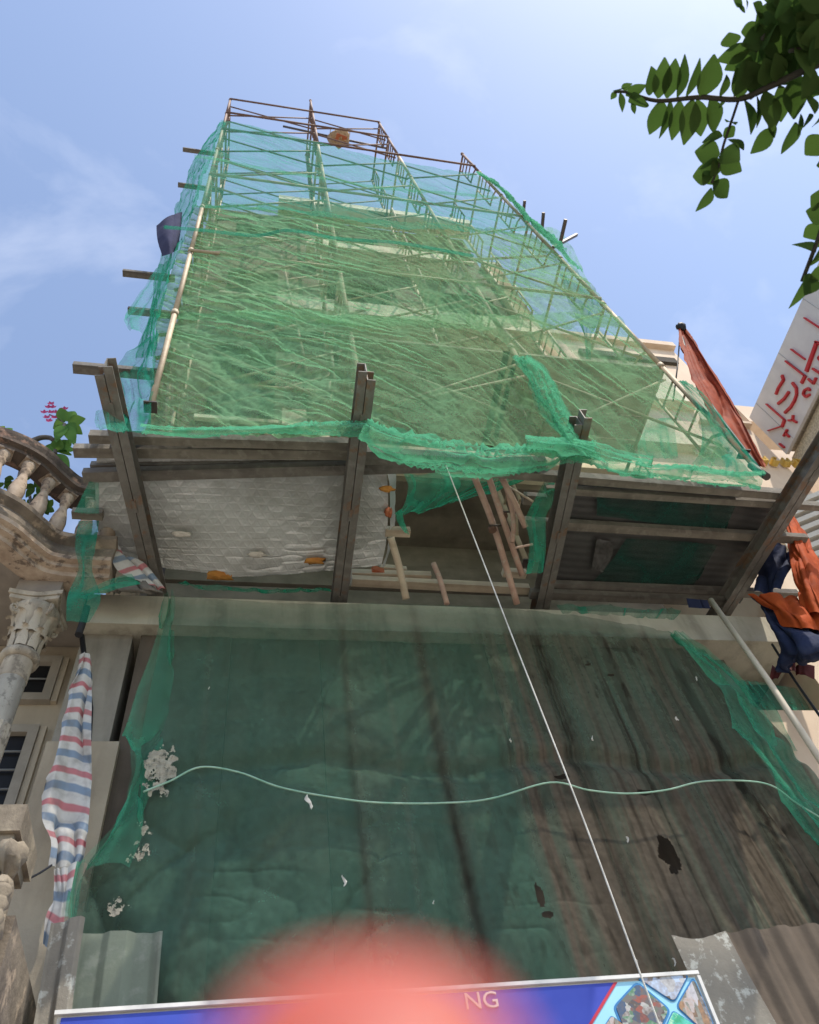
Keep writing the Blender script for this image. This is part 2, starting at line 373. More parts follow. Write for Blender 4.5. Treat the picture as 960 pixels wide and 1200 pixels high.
M['photo_c'] = print_mat('printed_yard_photo', (34, 34, 12), [(.06, .06, .05), (.30, .29, .24), (.10, .09, .08), (.5, .48, .5), (.35, .2, .1), (.05, .05, .05)], 7.7)
M['net_up'] = net_mat('net_sheet', (.175, .46, .24), .29, dirt=(.38, .44, .20), fold_gain=.42, dirt_gain=.08)
M['net_top'] = net_mat('net_sheet_fresh', (.07, .42, .28), .28, dirt=(.3, .3, .15), fold_gain=.5)
M['net_bunch'] = net_mat('net_bunched', (.10, .42, .235), .25, fold_gain=.55, trans=.45, weave=.7)
M['net_teal'] = net_mat('net_teal', (.03, .30, .19), .42, fold_gain=.5)
M['net_low'] = net_mat('net_dusty', (.068, .172, .118), .38, dirt=(.155, .125, .092), fold_gain=.24, dirt_gain=.40, trans=.25, weave=.15)
M['net_dark'] = net_mat('net_dark_green', (.028, .095, .075), .40, fold_gain=.45, trans=.3)  # darker green net for the patches under the right bays
M['tube_rust_shade'] = mat('rusted_shaded_tube', (.20, .115, .08), (.13, .075, .055), 7.0, .7, .15, 80, metal=.15)  # rust, with the shade side of the upper tubes put into the colour
M['tube_brown'] = mat('tan_tube', (.50, .41, .28), (.36, .28, .19), 6.0, .65, .15, 80, metal=.15)
M['net_edge'] = net_mat('net_edge', (.07, .38, .23), .22, fold_gain=.72, trans=.4, weave=.3)
M['net_flap'] = net_mat('net_flap', (.035, .34, .20), .44, fold_gain=.4, trans=.4, weave=.3)
M['stripe'] = stripe_mat('striped_tarp', [(0, (.66, .63, .58)), (.17, (.66, .63, .58)), (.21, (.56, .20, .21)), (.36, (.56, .20, .21)), (.40, (.68, .65, .60)), (.62, (.68, .65, .60)), (.66, (.24, .31, .40)), (.86, (.24, .31, .40)), (.90, (.66, .63, .58)), (1, (.66, .63, .58))], 5.2)

# ------------------------------------------------------------------ objects
def tag(o, label=None, cat=None, group=None, kind=None):
    if label: o['label'] = label
    if cat: o['category'] = cat
    if group: o['group'] = group
    if kind: o['kind'] = kind
    return o
def thing(name, loc, label, cat, group=None, kind=None):
    o = bpy.data.objects.new(name, None)
    o.empty_display_size = 0.2
    COL.objects.link(o); o.location = tuple(map(float, loc))
    return tag(o, label, cat, group, kind)
def org(o):
    v = Vector((0, 0, 0))
    while o is not None:
        v += o.location; o = o.parent
    return v

class MB:
    def __init__(s): s.v = []; s.f = []; s.sm = []
    def add(s, vs, fs, smooth=False):
        b = len(s.v)
        s.v += [tuple(map(float, p)) for p in vs]
        for f in fs:
            s.f.append(tuple(i + b for i in f)); s.sm.append(smooth)
        return s
    def box(s, c, d, rz=0.0):
        x, y, z = (k / 2 for k in d)
        ca, sa = math.cos(rz), math.sin(rz)
        vs = []
        for i in range(8):
            px = x if i & 1 else -x; py = y if i & 2 else -y; pz = z if i & 4 else -z
            vs.append((c[0] + px * ca - py * sa, c[1] + px * sa + py * ca, c[2] + pz))
        return s.add(vs, [(0, 2, 3, 1), (4, 5, 7, 6), (0, 1, 5, 4), (2, 6, 7, 3), (0, 4, 6, 2), (1, 3, 7, 5)])
    def bar(s, a, b, w, h, up=(0, 0, 1)):
        """rectangular bar from a to b, w across, h along up"""
        a = Vector(a); b = Vector(b); d = (b - a).normalized(); up = Vector(up)
        r = d.cross(up).normalized(); u = r.cross(d).normalized()
        vs = []
        for p in (a, b):
            for i, j in ((-1, -1), (1, -1), (1, 1), (-1, 1)):
                vs.append(p + r * (w / 2 * i) + u * (h / 2 * j))
        return s.add(vs, [(3, 2, 1, 0), (4, 5, 6, 7), (0, 1, 5, 4), (1, 2, 6, 5), (2, 3, 7, 6), (3, 0, 4, 7)])
    def tube(s, pts, r, seg=8, cap=True):
        pts = [Vector(tuple(map(float, p))) for p in pts]; n = len(pts)
        rr = r if hasattr(r, '__len__') else [r] * n
        vs = []; prev = None
        for i, p in enumerate(pts):
            t = (pts[min(i + 1, n - 1)] - pts[max(i - 1, 0)]).normalized()
            if prev is None:
                ref = Vector((0, 0, 1)) if abs(t.z) < .9 else Vector((1, 0, 0))
                a = t.cross(ref).normalized()
            else:
                a = (prev - t * prev.dot(t)).normalized()
            prev = a; b = t.cross(a)
            for k in range(seg):
                an = 2 * math.pi * k / seg
                vs.append(p + (a * math.cos(an) + b * math.sin(an)) * rr[i])
        fs = []
        for i in range(n - 1):
            for k in range(seg):
                k2 = (k + 1) % seg
                fs.append((i * seg + k, i * seg + k2, (i + 1) * seg + k2, (i + 1) * seg + k))
        b0 = len(s.v); s.add(vs, fs, True)
        if cap:
            s.f.append(tuple(b0 + k for k in reversed(range(seg)))); s.sm.append(False)
            s.f.append(tuple(b0 + (n - 1) * seg + k for k in range(seg))); s.sm.append(False)
        return s
    def lathe(s, prof, c, seg=16):
        vs = []; fs = []
        for (r, z) in prof:
            for k in range(seg):
                a = 2 * math.pi * k / seg
                vs.append((c[0] + r * math.cos(a), c[1] + r * math.sin(a), c[2] + z))
        for i in range(len(prof) - 1):
            for k in range(seg):
                k2 = (k + 1) % seg
                fs.append((i * seg + k, i * seg + k2, (i + 1) * seg + k2, (i + 1) * seg + k))
        s.add(vs, fs, True)
        b0 = len(s.v) - len(vs)
        s.f.append(tuple(b0 + k for k in reversed(range(seg)))); s.sm.append(False)
        s.f.append(tuple(b0 + (len(prof) - 1) * seg + k for k in range(seg))); s.sm.append(False)
        return s
    def prism(s, poly, ext):
        """closed outline of 3d points pushed along ext"""
        n = len(poly); e = Vector(ext)
        vs = [Vector(tuple(map(float, p))) for p in poly]; vs += [p + e for p in vs[:n]]
        return s.add(vs, [tuple(reversed(range(n))), tuple(range(n, 2 * n))] + [(i, (i + 1) % n, n + (i + 1) % n, n + i) for i in range(n)])
    def sweep(s, path, prof):
        """profile (out, z) swept along a plan path of (x, y, nx, ny)"""
        vs = []; m = len(prof)
        for (x, y, nx, ny) in path:
            for (o, z) in prof: vs.append((x + nx * o, y + ny * o, z))
        fs = []
        for i in range(len(path) - 1):
            for k in range(m):
                k2 = (k + 1) % m
                fs.append((i * m + k, i * m + k2, (i + 1) * m + k2, (i + 1) * m + k))
        fs.append(tuple(range(m))); fs.append(tuple((len(path) - 1) * m + k for k in reversed(range(m))))
        return s.add(vs, fs)
    def blob(s, c, r, seed=0, amp=.25, seg=14, rings=9):
        vs = []; fs = []
        for i in range(rings + 1):
            th = math.pi * i / rings
            for k in range(seg):
                ph = 2 * math.pi * k / seg
                q = 1 + amp * (float(fbm(np.array(3 + 1.7 * math.cos(ph) * math.sin(th) + seed), np.array(3 + 1.7 * math.sin(ph) * math.sin(th) + 2.3 * math.cos(th)), seed)) * 2 - 1) * 2
                vs.append((c[0] + r[0] * q * math.sin(th) * math.cos(ph), c[1] + r[1] * q * math.sin(th) * math.sin(ph), c[2] + r[2] * q * math.cos(th)))
        for i in range(rings):
            for k in range(seg):
                k2 = (k + 1) % seg
                fs.append((i * seg + k, (i + 1) * seg + k, (i + 1) * seg + k2, i * seg + k2))
        return s.add(vs, fs, True)
    def build(s, name, m, parent=None, origin=None):
        me = bpy.data.meshes.new(name)
        vs = np.array(s.v, float)
        if parent is not None:
            base = np.array(org(parent))
        else:
            base = np.zeros(3)
        if origin is None:
            mn, mx = vs.min(0), vs.max(0)
            origin = np.array([(mn[0] + mx[0]) / 2, (mn[1] + mx[1]) / 2, mn[2]])
        origin = np.array(tuple(origin), float)
        me.from_pydata([tuple(p) for p in (vs - origin)], [], s.f)
        me.polygons.foreach_set('use_smooth', s.sm)
        me.materials.append(m); me.update()
        o = bpy.data.objects.new(name, me); COL.objects.link(o)
        if parent is not None: o.parent = parent
        o.location = tuple(origin - base)
        return o
def put(name, me, parent, loc, rz=0.0, scale=None):
    """another object sharing mesh data; loc in world"""
    o = bpy.data.objects.new(name, me); COL.objects.link(o)
    if parent is not None:
        o.parent = parent; o.location = Vector(tuple(map(float, loc))) - org(parent)
    else: o.location = tuple(map(float, loc))
    o.rotation_euler = (0, 0, rz)
    if scale: o.scale = scale
    return o

def _cat(ctrl, n, axis):
    """Catmull-Rom resampling of a control array along one axis"""
    c = np.moveaxis(np.asarray(ctrl, float), axis, 0); k = c.shape[0]
    t = np.linspace(0, k - 1, n); i = np.minimum(np.floor(t).astype(int), k - 2); f = (t - i).reshape(-1, *([1] * (c.ndim - 1)))
    g = lambda j: c[np.clip(j, 0, k - 1)]
    p0 = np.where((i - 1 < 0).reshape(f.shape), 2 * g(i) - g(i + 1), g(i - 1))
    p3 = np.where((i + 2 > k - 1).reshape(f.shape), 2 * g(i + 1) - g(i), g(i + 2))
    p1, p2 = g(i), g(i + 1)
    r = .5 * (2 * p1 + (p2 - p0) * f + (2 * p0 - 5 * p1 + 4 * p2 - p3) * f ** 2 + (3 * p1 - p0 - 3 * p2 + p3) * f ** 3)
    return np.moveaxis(r, 0, axis)
def curve(pts, n): return _cat(np.array(pts, float), n, 0)

def sheet(name, ctrl, nv, nu, m, disp=None, fold=None, dirt=None, parent=None, jag=0.0, flat=False, mud=None, cut=None, seed=1, jag_rows=4):
    """cloth or sheet metal: a grid through control points, pushed along its normal by disp(U, V, P) in metres"""
    P = _cat(_cat(np.array(ctrl, float), nv, 0), nu, 1)
    du = np.linalg.norm(np.diff(P, axis=1), axis=2).mean(0); dv = np.linalg.norm(np.diff(P, axis=0), axis=2).mean(1)
    u = np.concatenate([[0], np.cumsum(du)]); v = np.concatenate([[0], np.cumsum(dv)])
    U, V = np.meshgrid(u, v)
    N = np.cross(np.gradient(P, axis=1), np.gradient(P, axis=0)); N /= np.linalg.norm(N, axis=2, keepdims=True) + 1e-9
    d = disp(U, V, P) if disp else np.zeros(U.shape)
    if jag:
        T = np.gradient(P, axis=0); T /= np.linalg.norm(T, axis=2, keepdims=True) + 1e-9
        for rows, sg, sd in ((slice(0, jag_rows), 1, seed), (slice(nv - jag_rows, nv), -1, seed + 5)):
            w = np.linspace(1, 0, jag_rows) if sg > 0 else np.linspace(0, 1, jag_rows)
            P[rows] += T[rows] * (sg * jag * (fbm(u * 5, u * 0 + 3, sd) * 2 - .6) * w[:, None])[..., None] if sg > 0 else T[rows] * (-jag * (fbm(u * 5, u * 0 + 9, sd) * 2 - .6)[None, :] * w[:, None])[..., None]
    P = P + N * d[..., None]
    idx = np.arange(nv * nu).reshape(nv, nu)
    q = np.stack([idx[:-1, :-1], idx[:-1, 1:], idx[1:, 1:], idx[1:, :-1]], -1)
    if cut is not None:
        keep = ~cut(U, V, P)[:-1, :-1]; q = q[keep]
    q = q.reshape(-1, 4)
    vs = P.reshape(-1, 3); origin = np.array([vs[:, 0].mean(), vs[:, 1].mean(), vs[:, 2].min()])
    me = bpy.data.meshes.new(name)
    me.vertices.add(len(vs)); me.vertices.foreach_set('co', (vs - origin).ravel())
    me.loops.add(q.size); me.loops.foreach_set('vertex_index', q.ravel().astype(np.int32))
    me.polygons.add(len(q)); me.polygons.foreach_set('loop_start', np.arange(0, q.size, 4, dtype=np.int32))
    me.polygons.foreach_set('use_smooth', np.full(len(q), not flat))
    uv = me.uv_layers.new(name='UVMap')
    uv.data.foreach_set('uv', np.stack([U.ravel()[q.ravel()], V.ravel()[q.ravel()]], -1).ravel())
    for an, fn in (('fold', fold), ('dirt', dirt), ('mud', mud)):
        if fn is not None:
            a = me.attributes.new(an, 'FLOAT', 'POINT'); a.data.foreach_set('value', np.clip(fn(U, V, P), 0, 1).ravel())
    me.update(calc_edges=True); me.validate()
    me.materials.append(m)
    o = bpy.data.objects.new(name, me); COL.objects.link(o)
    base = np.zeros(3)
    if parent is not None: o.parent = parent; base = np.array(org(parent))
    o.location = tuple(origin - base)
    return o
def pxs(rows): return [[at(*p) for p in r] for r in rows]
def copy_tree(o, parent=None):
    c = o.copy(); COL.objects.link(c); c.parent = parent
    for ch in list(o.children): copy_tree(ch, c)
    return c

# ================================================================== SETTING
tag(MB().box((0, 0, -.06), (400, 400, .1)).build('ground', M['asphalt']), kind='structure')
tag(MB().box((0, 2.95, .056), (60, 2.3, .13)).build('pavement', M['paving']), kind='structure')
tag(MB().box((0, 1.72, .05), (60, .14, .15)).build('kerb', M['concrete']), kind='structure')

# ================================================================== HOUSE BEING REBUILT
XL, XR, YF = -1.02, 4.10, 3.6
XU = 3.50                                     # right edge of the upper floors
house = thing('narrow_house', (1.5, 5, 0.12), 'narrow tall house being rebuilt behind green netting and scaffolding', 'building')
MB().box(((XL + XR) / 2, 3.83, 5.575), (XR - XL, .46, .27)).build('front_beam', M['concrete'], house)
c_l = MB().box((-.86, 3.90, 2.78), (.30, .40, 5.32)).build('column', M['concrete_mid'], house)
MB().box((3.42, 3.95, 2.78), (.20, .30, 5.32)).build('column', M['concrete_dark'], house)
MB().box((-.83, 3.66, 2.3), (.37, .05, 4.5)).build('lower_pier', M['pier_render'], house)
for sx_ in (XL + .05, XR - .55):
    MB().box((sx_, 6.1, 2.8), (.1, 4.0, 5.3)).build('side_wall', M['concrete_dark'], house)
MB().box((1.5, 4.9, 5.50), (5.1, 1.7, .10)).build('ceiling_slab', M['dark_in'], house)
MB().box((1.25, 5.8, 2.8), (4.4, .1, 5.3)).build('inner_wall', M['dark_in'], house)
# recess above the beam, seen through the gap in the catch platform
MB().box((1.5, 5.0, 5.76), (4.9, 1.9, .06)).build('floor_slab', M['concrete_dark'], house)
for k, z in enumerate((5.95, 6.28, 6.62, 6.98, 7.30)):
    MB().box((1.55, 4.42 - .012 * (k % 2), z), (4.5, .05, .31 + .01 * (k % 3))).build('form_board', M['hole_board'], house)
MB().box((1.5, 4.05, 7.53), (5.0, .75, .14)).build('ceiling_slab', M['hole_board'], house)
# upper front wall built as piers and bands round real openings
wall = MB()
levels = [(7.6, 11.05), (11.05, 13.75), (13.75, 16.1)]
openx = [(-.55, .15), (.75, 1.75), (2.25, 3.35)]
xs = [XL, openx[0][0], openx[0][1], openx[1][0], openx[1][1], openx[2][0], openx[2][1], XU]
for (z0, z1) in levels:
    w0, w1 = z0 + .9, z1 - .75
    for i in range(0, 7, 2):
        wall.box(((xs[i] + xs[i + 1]) / 2, 3.86, (z0 + z1) / 2), (xs[i + 1] - xs[i], .2, z1 - z0))
    for (a, b) in openx:
        wall.box(((a + b) / 2, 3.86, (z0 + w0) / 2), (b - a, .2, w0 - z0)); wall.box(((a + b) / 2, 3.86, (w1 + z1) / 2), (b - a, .2, z1 - w1))
wall.build('front_wall', M['wall_up'], house)
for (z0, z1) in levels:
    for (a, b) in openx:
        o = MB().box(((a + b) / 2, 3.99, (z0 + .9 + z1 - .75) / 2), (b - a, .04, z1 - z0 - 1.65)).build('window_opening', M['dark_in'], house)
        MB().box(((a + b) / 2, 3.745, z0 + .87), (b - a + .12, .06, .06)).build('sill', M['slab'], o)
MB().box((XL + .1, 7, 10.9), (.2, 6, 10.3)).build('side_wall', M['wall_up'], house)
MB().box((XU - .1, 7, 11.8), (.2, 6, 8.5)).build('side_wall', M['wall_up'], house)
MB().box((1.24, 7, 16.04), (4.4, 6, .1)).build('roof_slab', M['concrete_dark'], house)
for (x0, z, h, x1) in ((.55, 7.72, .34, 3.56), (.12, 11.12, .40, 3.56), (.55, 13.78, .30, 2.8), (.12, 16.22, .24, 3.60)):
    MB().box(((x0 + x1) / 2, 3.60, z), (x1 - x0, .3, h)).build('slab_edge', M['slab'], house)
for x, z1 in ((.28, 17.5), (1.55, 17.1)):
    MB().box((x, 3.9, (16.1 + z1) / 2), (.16, .16, z1 - 16.1)).build('roof_post', M['slab'], house)
p0 = at(345, 489, 3.68)
MB().box((p0[0], 3.69, p0[2]), (.24, .03, .34)).build('wall_patch', M['slab'], house)
# lower front: boards behind the dusty net
for i in range(7):
    x0 = -.66 + i * .568
    MB().box((x0 + .285, 3.705 + .006 * (i % 2), 2.78), (.566, .03, 5.3)).build('plywood_board', M['ply'], house)

# ================================================================== CATCH PLATFORM
ZB = 5.87
beam_px = [((178, 680), (120, 430), 'nearest the striped tarp, its outer end over the sky'), ((400, 690), (430, 445), 'crossing the right half of the silver foil sheet'),
           ((638, 705), (685, 490), 'at the right edge of the open gap'), ((855, 712), (976, 520), 'slanting at the far right past the louvres')]
g = 'steel channel pairs carrying the catch platform'
for k, (a, b, tx) in enumerate(beam_px):
    A = atz(*a, ZB); B = atz(*b, ZB); A[2] = B[2] = ZB + .06
    d = (B - A) / np.linalg.norm(B - A); A = A - d * .35
    nrm = np.array([d[1], -d[0], 0])
    t = thing('steel_beam', (A + B) / 2, 'dark double channel steel beam ' + tx, 'steel beam', g)
    for sgn, ext in ((-1, 0.0), (1, .05 if k % 2 else -.05)):
        mb = MB(); off = nrm * sgn * .029
        e = B + d * ext
        mb.bar(A + off * .2 , e + off * .2, .007, .12)                    # web
        mb.bar(A + off + np.array([0, 0, .057]), e + off + np.array([0, 0, .057]), .05, .007)
        mb.bar(A + off - np.array([0, 0, .057]), e + off - np.array([0, 0, .057]), .05, .007)
        mb.build('channel', M['steel'], t)
    mb = MB()
    for q in (.12, .5, .86):
        c = A + (B - A) * q
        mb.bar(c - nrm * .012 - np.array([0, 0, .064]), c + nrm * .012 - np.array([0, 0, .064]), .09, .006)
    mb.build('splice_plate', M['steel'], t)

# joists lying across the beams (pixel ends on the level of their undersides)
def joist(a, b, z, w, h, m, label, ext=0.0, grp='timber and steel joists lying across the platform beams', name='joist'):
    A = atz(*a, z); B = atz(*b, z); A[2] = B[2] = z + h / 2
    d = (B - A) / np.linalg.norm(B - A)
    return tag(MB().bar(A, B + d * ext, w, h).build(name, m), label, 'joist', grp)
ZJ = ZB + .127
joist((104, 515), (412, 524), ZJ, .06, .07, M['wood'], 'front timber joist at upper left, its pale front face under the net')
joist((86, 531), (420, 534), ZJ + .004, .07, .06, M['wood'], 'long grey joist at left sticking out furthest past the first beam')
joist((97, 560), (640, 545), ZJ, .075, .06, M['wood_dark'], 'dark joist running from the left over the foil sheet to the gap')
joist((106, 549), (420, 545), ZJ + .07, .05, .05, M['wood_dark'], 'thin joist just above the dark joist along the foil sheet')
joist((412, 536), (560, 545), ZJ + .002, .10, .07, M['wood_dark'], 'dark wide joist under the bunched green net in the middle')
joist((84, 604), (120, 606), ZJ, .06, .05, M['wood'], 'short board end poking out left beneath a green net scrap')
joist((545, 553), (940, 584), ZJ, .06, .07, M['wood'], 'front right joist under the loose net fringe')
joist((640, 575), (962, 596), ZJ, .05, .06, M['wood'], 'second right joist behind the front right one')
joist((614, 614), (946, 634), ZJ, .07, .05, M['wood'], 'middle right joist with its bare end near the louvres')
joist((560, 548), (642, 551), ZJ + .08, .05, .05, M['wood_pale'], 'short pale joist at the top of the open gap')
joist((640, 688), (935, 699), ZJ, .07, .05, M['wood_dark'], 'rear right joist along the foot of the tin sheet')
joist((622, 698), (850, 707), ZJ - .07, .07, .05, M['wood_dark'], 'lowest right joist just above the concrete beam')
joist((412, 683), (620, 693), ZJ, .07, .05, M['wood_pale'], 'long pale plank crossing the foot of the open gap')
joist((412, 676), (505, 679), ZJ + .06, .075, .05, M['wood_pale'], 'short pale plank resting on the long one beside the foil')
joist((445, 668), (476, 671), ZJ + .12, .06, .04, M['wood_pale'], 'pale block with a red end at the foil corner', name='wood_block')
joist((452, 625), (481, 626), ZJ + .05, .06, .05, M['wood_pale'], 'pale block sticking out beside the foil edge halfway up', name='wood_block')
joist((590, 673), (617, 675), ZJ + .10, .06, .05, M['wood_pale'], 'small pale block at the foot of the leaning tubes', name='wood_block')
joist((614, 586), (640, 588), ZJ + .07, .08, .05, M['wood'], 'short timber end at the right edge of the gap', name='wood_block')
tag(MB().box(tuple(atz(442, 670, ZJ + .1)), (.09, .06, .05), .3).build('brick', M['brick_scrap']), 'broken red brick at the lower right corner of the foil sheet', 'brick')

# silver foil insulation sheet: facetted triangles
ft = thing('foil_sheet', atz(280, 610, 6.08), 'silver embossed foil sheet lying over the left bays of the platform', 'sheet')
def foil_ctrl():
    z = 6.1
    rows = [[(114, 525), (200, 520), (290, 520), (380, 524), (452, 535)],
            [(112, 575), (195, 575), (285, 578), (375, 582), (455, 585)],
            [(117, 630), (195, 635), (285, 636), (372, 636), (453, 632)],
            [(140, 655), (205, 668), (290, 676), (368, 672), (447, 664)]]
    zz = [6.10, 6.09, 6.05, 6.0]
    return [[atz(p[0], p[1], zz[i]) for p in r] for i, r in enumerate(rows)]
fc = foil_ctrl()
def foil_disp(U, V, P):
    U = U + .012 * (fbm(V * 3, U * 3, 41) - .5); x = U / .064; y = V / .0555
    q = x - y / 2; i = np.floor(q); j = np.floor(y); a = q - i; c_ = y - j
    h = lambda ii, jj: np.where(np.mod(ii - jj, 3) == 0, 1.0, -.5)
    lo = a + c_ < 1
    tri = np.where(lo, h(i, j) * (1 - a - c_) + h(i + 1, j) * a + h(i, j + 1) * c_, h(i + 1, j + 1) * (a + c_ - 1) + h(i + 1, j) * (1 - c_) + h(i, j + 1) * (1 - a))
    edge = np.minimum.reduce([np.abs(a - np.round(a)), np.abs(c_ - np.round(c_)), np.abs((a + c_) - np.round(a + c_))])
    low_ = np.clip(V / .9, 0, 1)
    return (.0030 * tri * np.clip(2.2 * fbm(U * 1.6, V * 1.8, 12) - .3, .35, 1.1) - .0018 * np.exp(-(edge / .06) ** 2) + .02 * (fbm(U * 1.8, V * 2.2, 5) - .45)
            + (.001 + .010 * low_ ** 2) * ridge(U * 7, V * 22 + 2 * fbm(U * 2, V * 2, 3), 8) * vnoise(U * 3, V * 3, 9) + .003 * (fbm(U * 25, V * 25, 7) - .5))
sheet('foil', fc, 240, 470, M['foil'], foil_disp, parent=ft, jag=.02)
fold = sheet('folded_edge', [[atz(452, 540, 6.08), atz(456, 590, 6.07), atz(454, 632, 6.05), atz(447, 664, 6.0)], [atz(463, 545, 6.16), atz(462, 590, 6.14), atz(459, 630, 6.1), atz(450, 662, 6.05)]], 6, 40, M['foil'], lambda U, V, P: .02 * fbm(U * 14, V * 14, 3), parent=ft)
g = 'torn scraps stuck on the foil sheet'
for (px, py, w, m, tx) in ((258, 675, .10, 'orange_scrap', 'orange scrap hanging at the lower edge of the foil'), (302, 650, .07, 'litter_white', 'pale torn flap in the middle of the foil'),
                           (368, 657, .08, 'orange_scrap', 'orange peeling patch near the lower right of the foil'), (214, 626, .06, 'litter_white', 'small grey tear at the left of the foil'), (455, 573, .06, 'orange_scrap', 'rusty orange clamp on the right foil edge')):
    p = atz(px, py, 6.0)
    tag(MB().blob(p, (w, w * .45, .012), seed=px, amp=.5, seg=10, rings=5).build('scrap', M[m]), tx, 'scrap', g)

# grey corrugated sheet over the right bays
sheet_t = tag(sheet('tin_sheet', [[atz(*p, 6.08) for p in r] for r in [[(668, 560), (760, 566), (850, 574), (935, 590)], [(660, 605), (750, 612), (840, 620), (915, 630)], [(650, 655), (735, 662), (820, 668), (890, 672)], [(642, 695), (720, 700), (800, 706), (868, 708)]]], 120, 30, M['tin'],
    lambda U, V, P: 0.0016 * np.sin(V * 2 * math.pi / .062) + .012 * fbm(U * 2, V * 2, 4)), 'dark corrugated tin sheet over the right bays of the platform', 'sheet')
for (rows, m, tx) in (
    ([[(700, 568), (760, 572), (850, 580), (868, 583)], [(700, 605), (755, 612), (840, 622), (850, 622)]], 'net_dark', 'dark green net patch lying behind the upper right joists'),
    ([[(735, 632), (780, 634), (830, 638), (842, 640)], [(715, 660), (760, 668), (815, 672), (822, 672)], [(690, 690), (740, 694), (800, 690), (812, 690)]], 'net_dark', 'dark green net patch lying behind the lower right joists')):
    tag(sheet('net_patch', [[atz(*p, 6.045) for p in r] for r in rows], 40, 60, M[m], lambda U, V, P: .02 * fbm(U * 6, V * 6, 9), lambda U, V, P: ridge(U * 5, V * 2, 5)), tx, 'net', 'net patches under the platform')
tag(sheet('wire_mesh_scrap', [[atz(*p, 6.03) for p in r] for r in [[(700, 632), (718, 633)], [(697, 650), (718, 652)], [(694, 672), (706, 674)]]], 40, 24, M['tin'], lambda U, V, P: .03 * fbm(U * 16, V * 16, 2), jag=.05), 'dull grey crumpled scrap tucked beside the lower net patch', 'scrap')

# ================================================================== SCAFFOLD
scaf = thing('scaffold', (1.3, 2.95, ZJ + .08), 'tall tubular frame scaffold standing on the platform behind green nets', 'scaffold')
Z0 = ZJ + .12
HF, DF = 1.58, 1.08
def frame_mesh():
    mb = MB(); r = .0215
    for y in (0, DF): mb.tube([(0, y, 0), (0, y, HF)], r, 8)
    for y in (0, DF): mb.tube([(0, y, HF - .07), (0, y, HF)], .029, 8)
    mb.tube([(0, 0, HF - .09), (0, DF, HF - .09)], .018, 6)
    for y, s_ in ((.26, 0), (DF - .26, 0)):
        mb.tube([(0, y, .0 if s_ else .45), (0, y, HF - .1)], .014, 6)
    mb.tube([(0, 0, .30), (0, .10, .42), (0, .26, .47)], .014, 6); mb.tube([(0, DF, .30), (0, DF - .10, .42), (0, DF - .26, .47)], .014, 6)
    for k in range(3):
        z = .75 + .26 * k
        mb.tube([(0, 0, z), (0, .26, z)], .011, 6); mb.tube([(0, DF - .26, z), (0, DF, z)], .011, 6)
    return mb
fr0 = frame_mesh().build('scaffold_frame', M['tube'], None, origin=(0, 0, 0))
fme = fr0.data; fme_r = fme.copy(); fme_r.materials.clear(); fme_r.materials.append(M['tube_rust_shade']); bpy.data.objects.remove(fr0)
cols = [(-.66, 8, HF, -.235), (.685, 9, HF, 0.0), (2.06, 8, HF, -.06), (3.42, 7, 1.505, -.13)]
def colx(i, z):
    x, n, h, lean = cols[i]; return x + lean * (z - Z0) / 13.0
for i, (x, n, h, lean) in enumerate(cols):
    for k in range(n):
        z = Z0 + k * h
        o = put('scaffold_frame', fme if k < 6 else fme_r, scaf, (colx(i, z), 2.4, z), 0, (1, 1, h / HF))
        o.rotation_euler = (0, math.atan2(lean, 13.0), 0)
    for y in (2.4, 2.4 + DF):
        mb = MB(); mb.box((colx(i, Z0), y, Z0 - .02), (.08, .08, .012)); mb.tube([(colx(i, Z0), y, Z0 - .02), (colx(i, Z0), y, Z0 + .1)], .016, 6)
        mb.build('base_jack', M['tube_dark'], scaf)
def cross(i, k, y, m):
    h = min(cols[i][2], cols[i + 1][2]); z = Z0 + k * HF
    a0, a1 = (colx(i, z), y, z + .25), (colx(i + 1, z), y, z + .25)
    b0, b1 = (colx(i, z), y, z + HF - .22), (colx(i + 1, z), y, z + HF - .22)
    mb = MB(); mb.tube([a0, b1], .0125, 6); mb.tube([(b0[0], y + .014, b0[2]), (a1[0], y + .014, a1[2])], .0125, 6)
    mb.build('cross_brace', m, scaf)
for i in range(3):
    n = min(cols[i][1], cols[i + 1][1]) - (1 if i == 2 else 0)
    for k in range(n):
        cross(i, k, 2.475, M['tube_brown'] if k < 5 else M['tube_rust_shade'])
        if k % 2 or k > 4: cross(i, k, 2.4 + DF - .025, M['tube_brown'] if k < 5 else M['tube_rust_shade'])
    for k in range(1, n + 1):
        z = Z0 + k * HF
        if k > 5 or k % 2 == 0:
            MB().tube([(colx(i, z), 2.37, z - .1), (colx(i + 1, z), 2.37, z - .1)], .017, 6).build('ledger', M['tube_brown'] if k < 5 else M['tube_rust_shade'], scaf)
# extra tubes seen through the net
for a, b, ya, yb in (((196, 473), (560, 396), 2.56, 2.56), ((430, 482), (622, 440), 2.5, 2.5), ((183, 420), (432, 362), 2.6, 2.6), ((186, 392), (520, 405), 2.55, 2.55), ((190, 446), (420, 462), 2.52, 2.52), ((205, 340), (400, 300), 2.6, 2.6), ((430, 310), (640, 300), 2.55, 2.55), ((330, 300), (372, 490), 3.3, 3.3), ((432, 425), (474, 505), 3.2, 3.0), ((566, 395), (632, 505), 3.1, 2.9), ((655, 430), (700, 520), 2.8, 2.6), ((199, 432), (196, 500), 2.9, 2.9), ((560, 355), (690, 490), 2.9, 2.7)):
    MB().tube([at(*a, ya), at(*b, yb)], .016, 8).build('brace_tube', M['tube_brown'], scaf)

for i in (1, 2):  # deck boards added over the gap to keep sun off the lower net
    z = Z0 + HF - .06
    for q in range(4):
        MB().box(((colx(i, z) + colx(i + 1, z)) / 2, 2.55 + q * .245, z + .004 * (q % 2)), (colx(i + 1, z) - colx(i, z) + .14, .235, .035)).build('added_deck_board', M['wood_pale'], scaf)
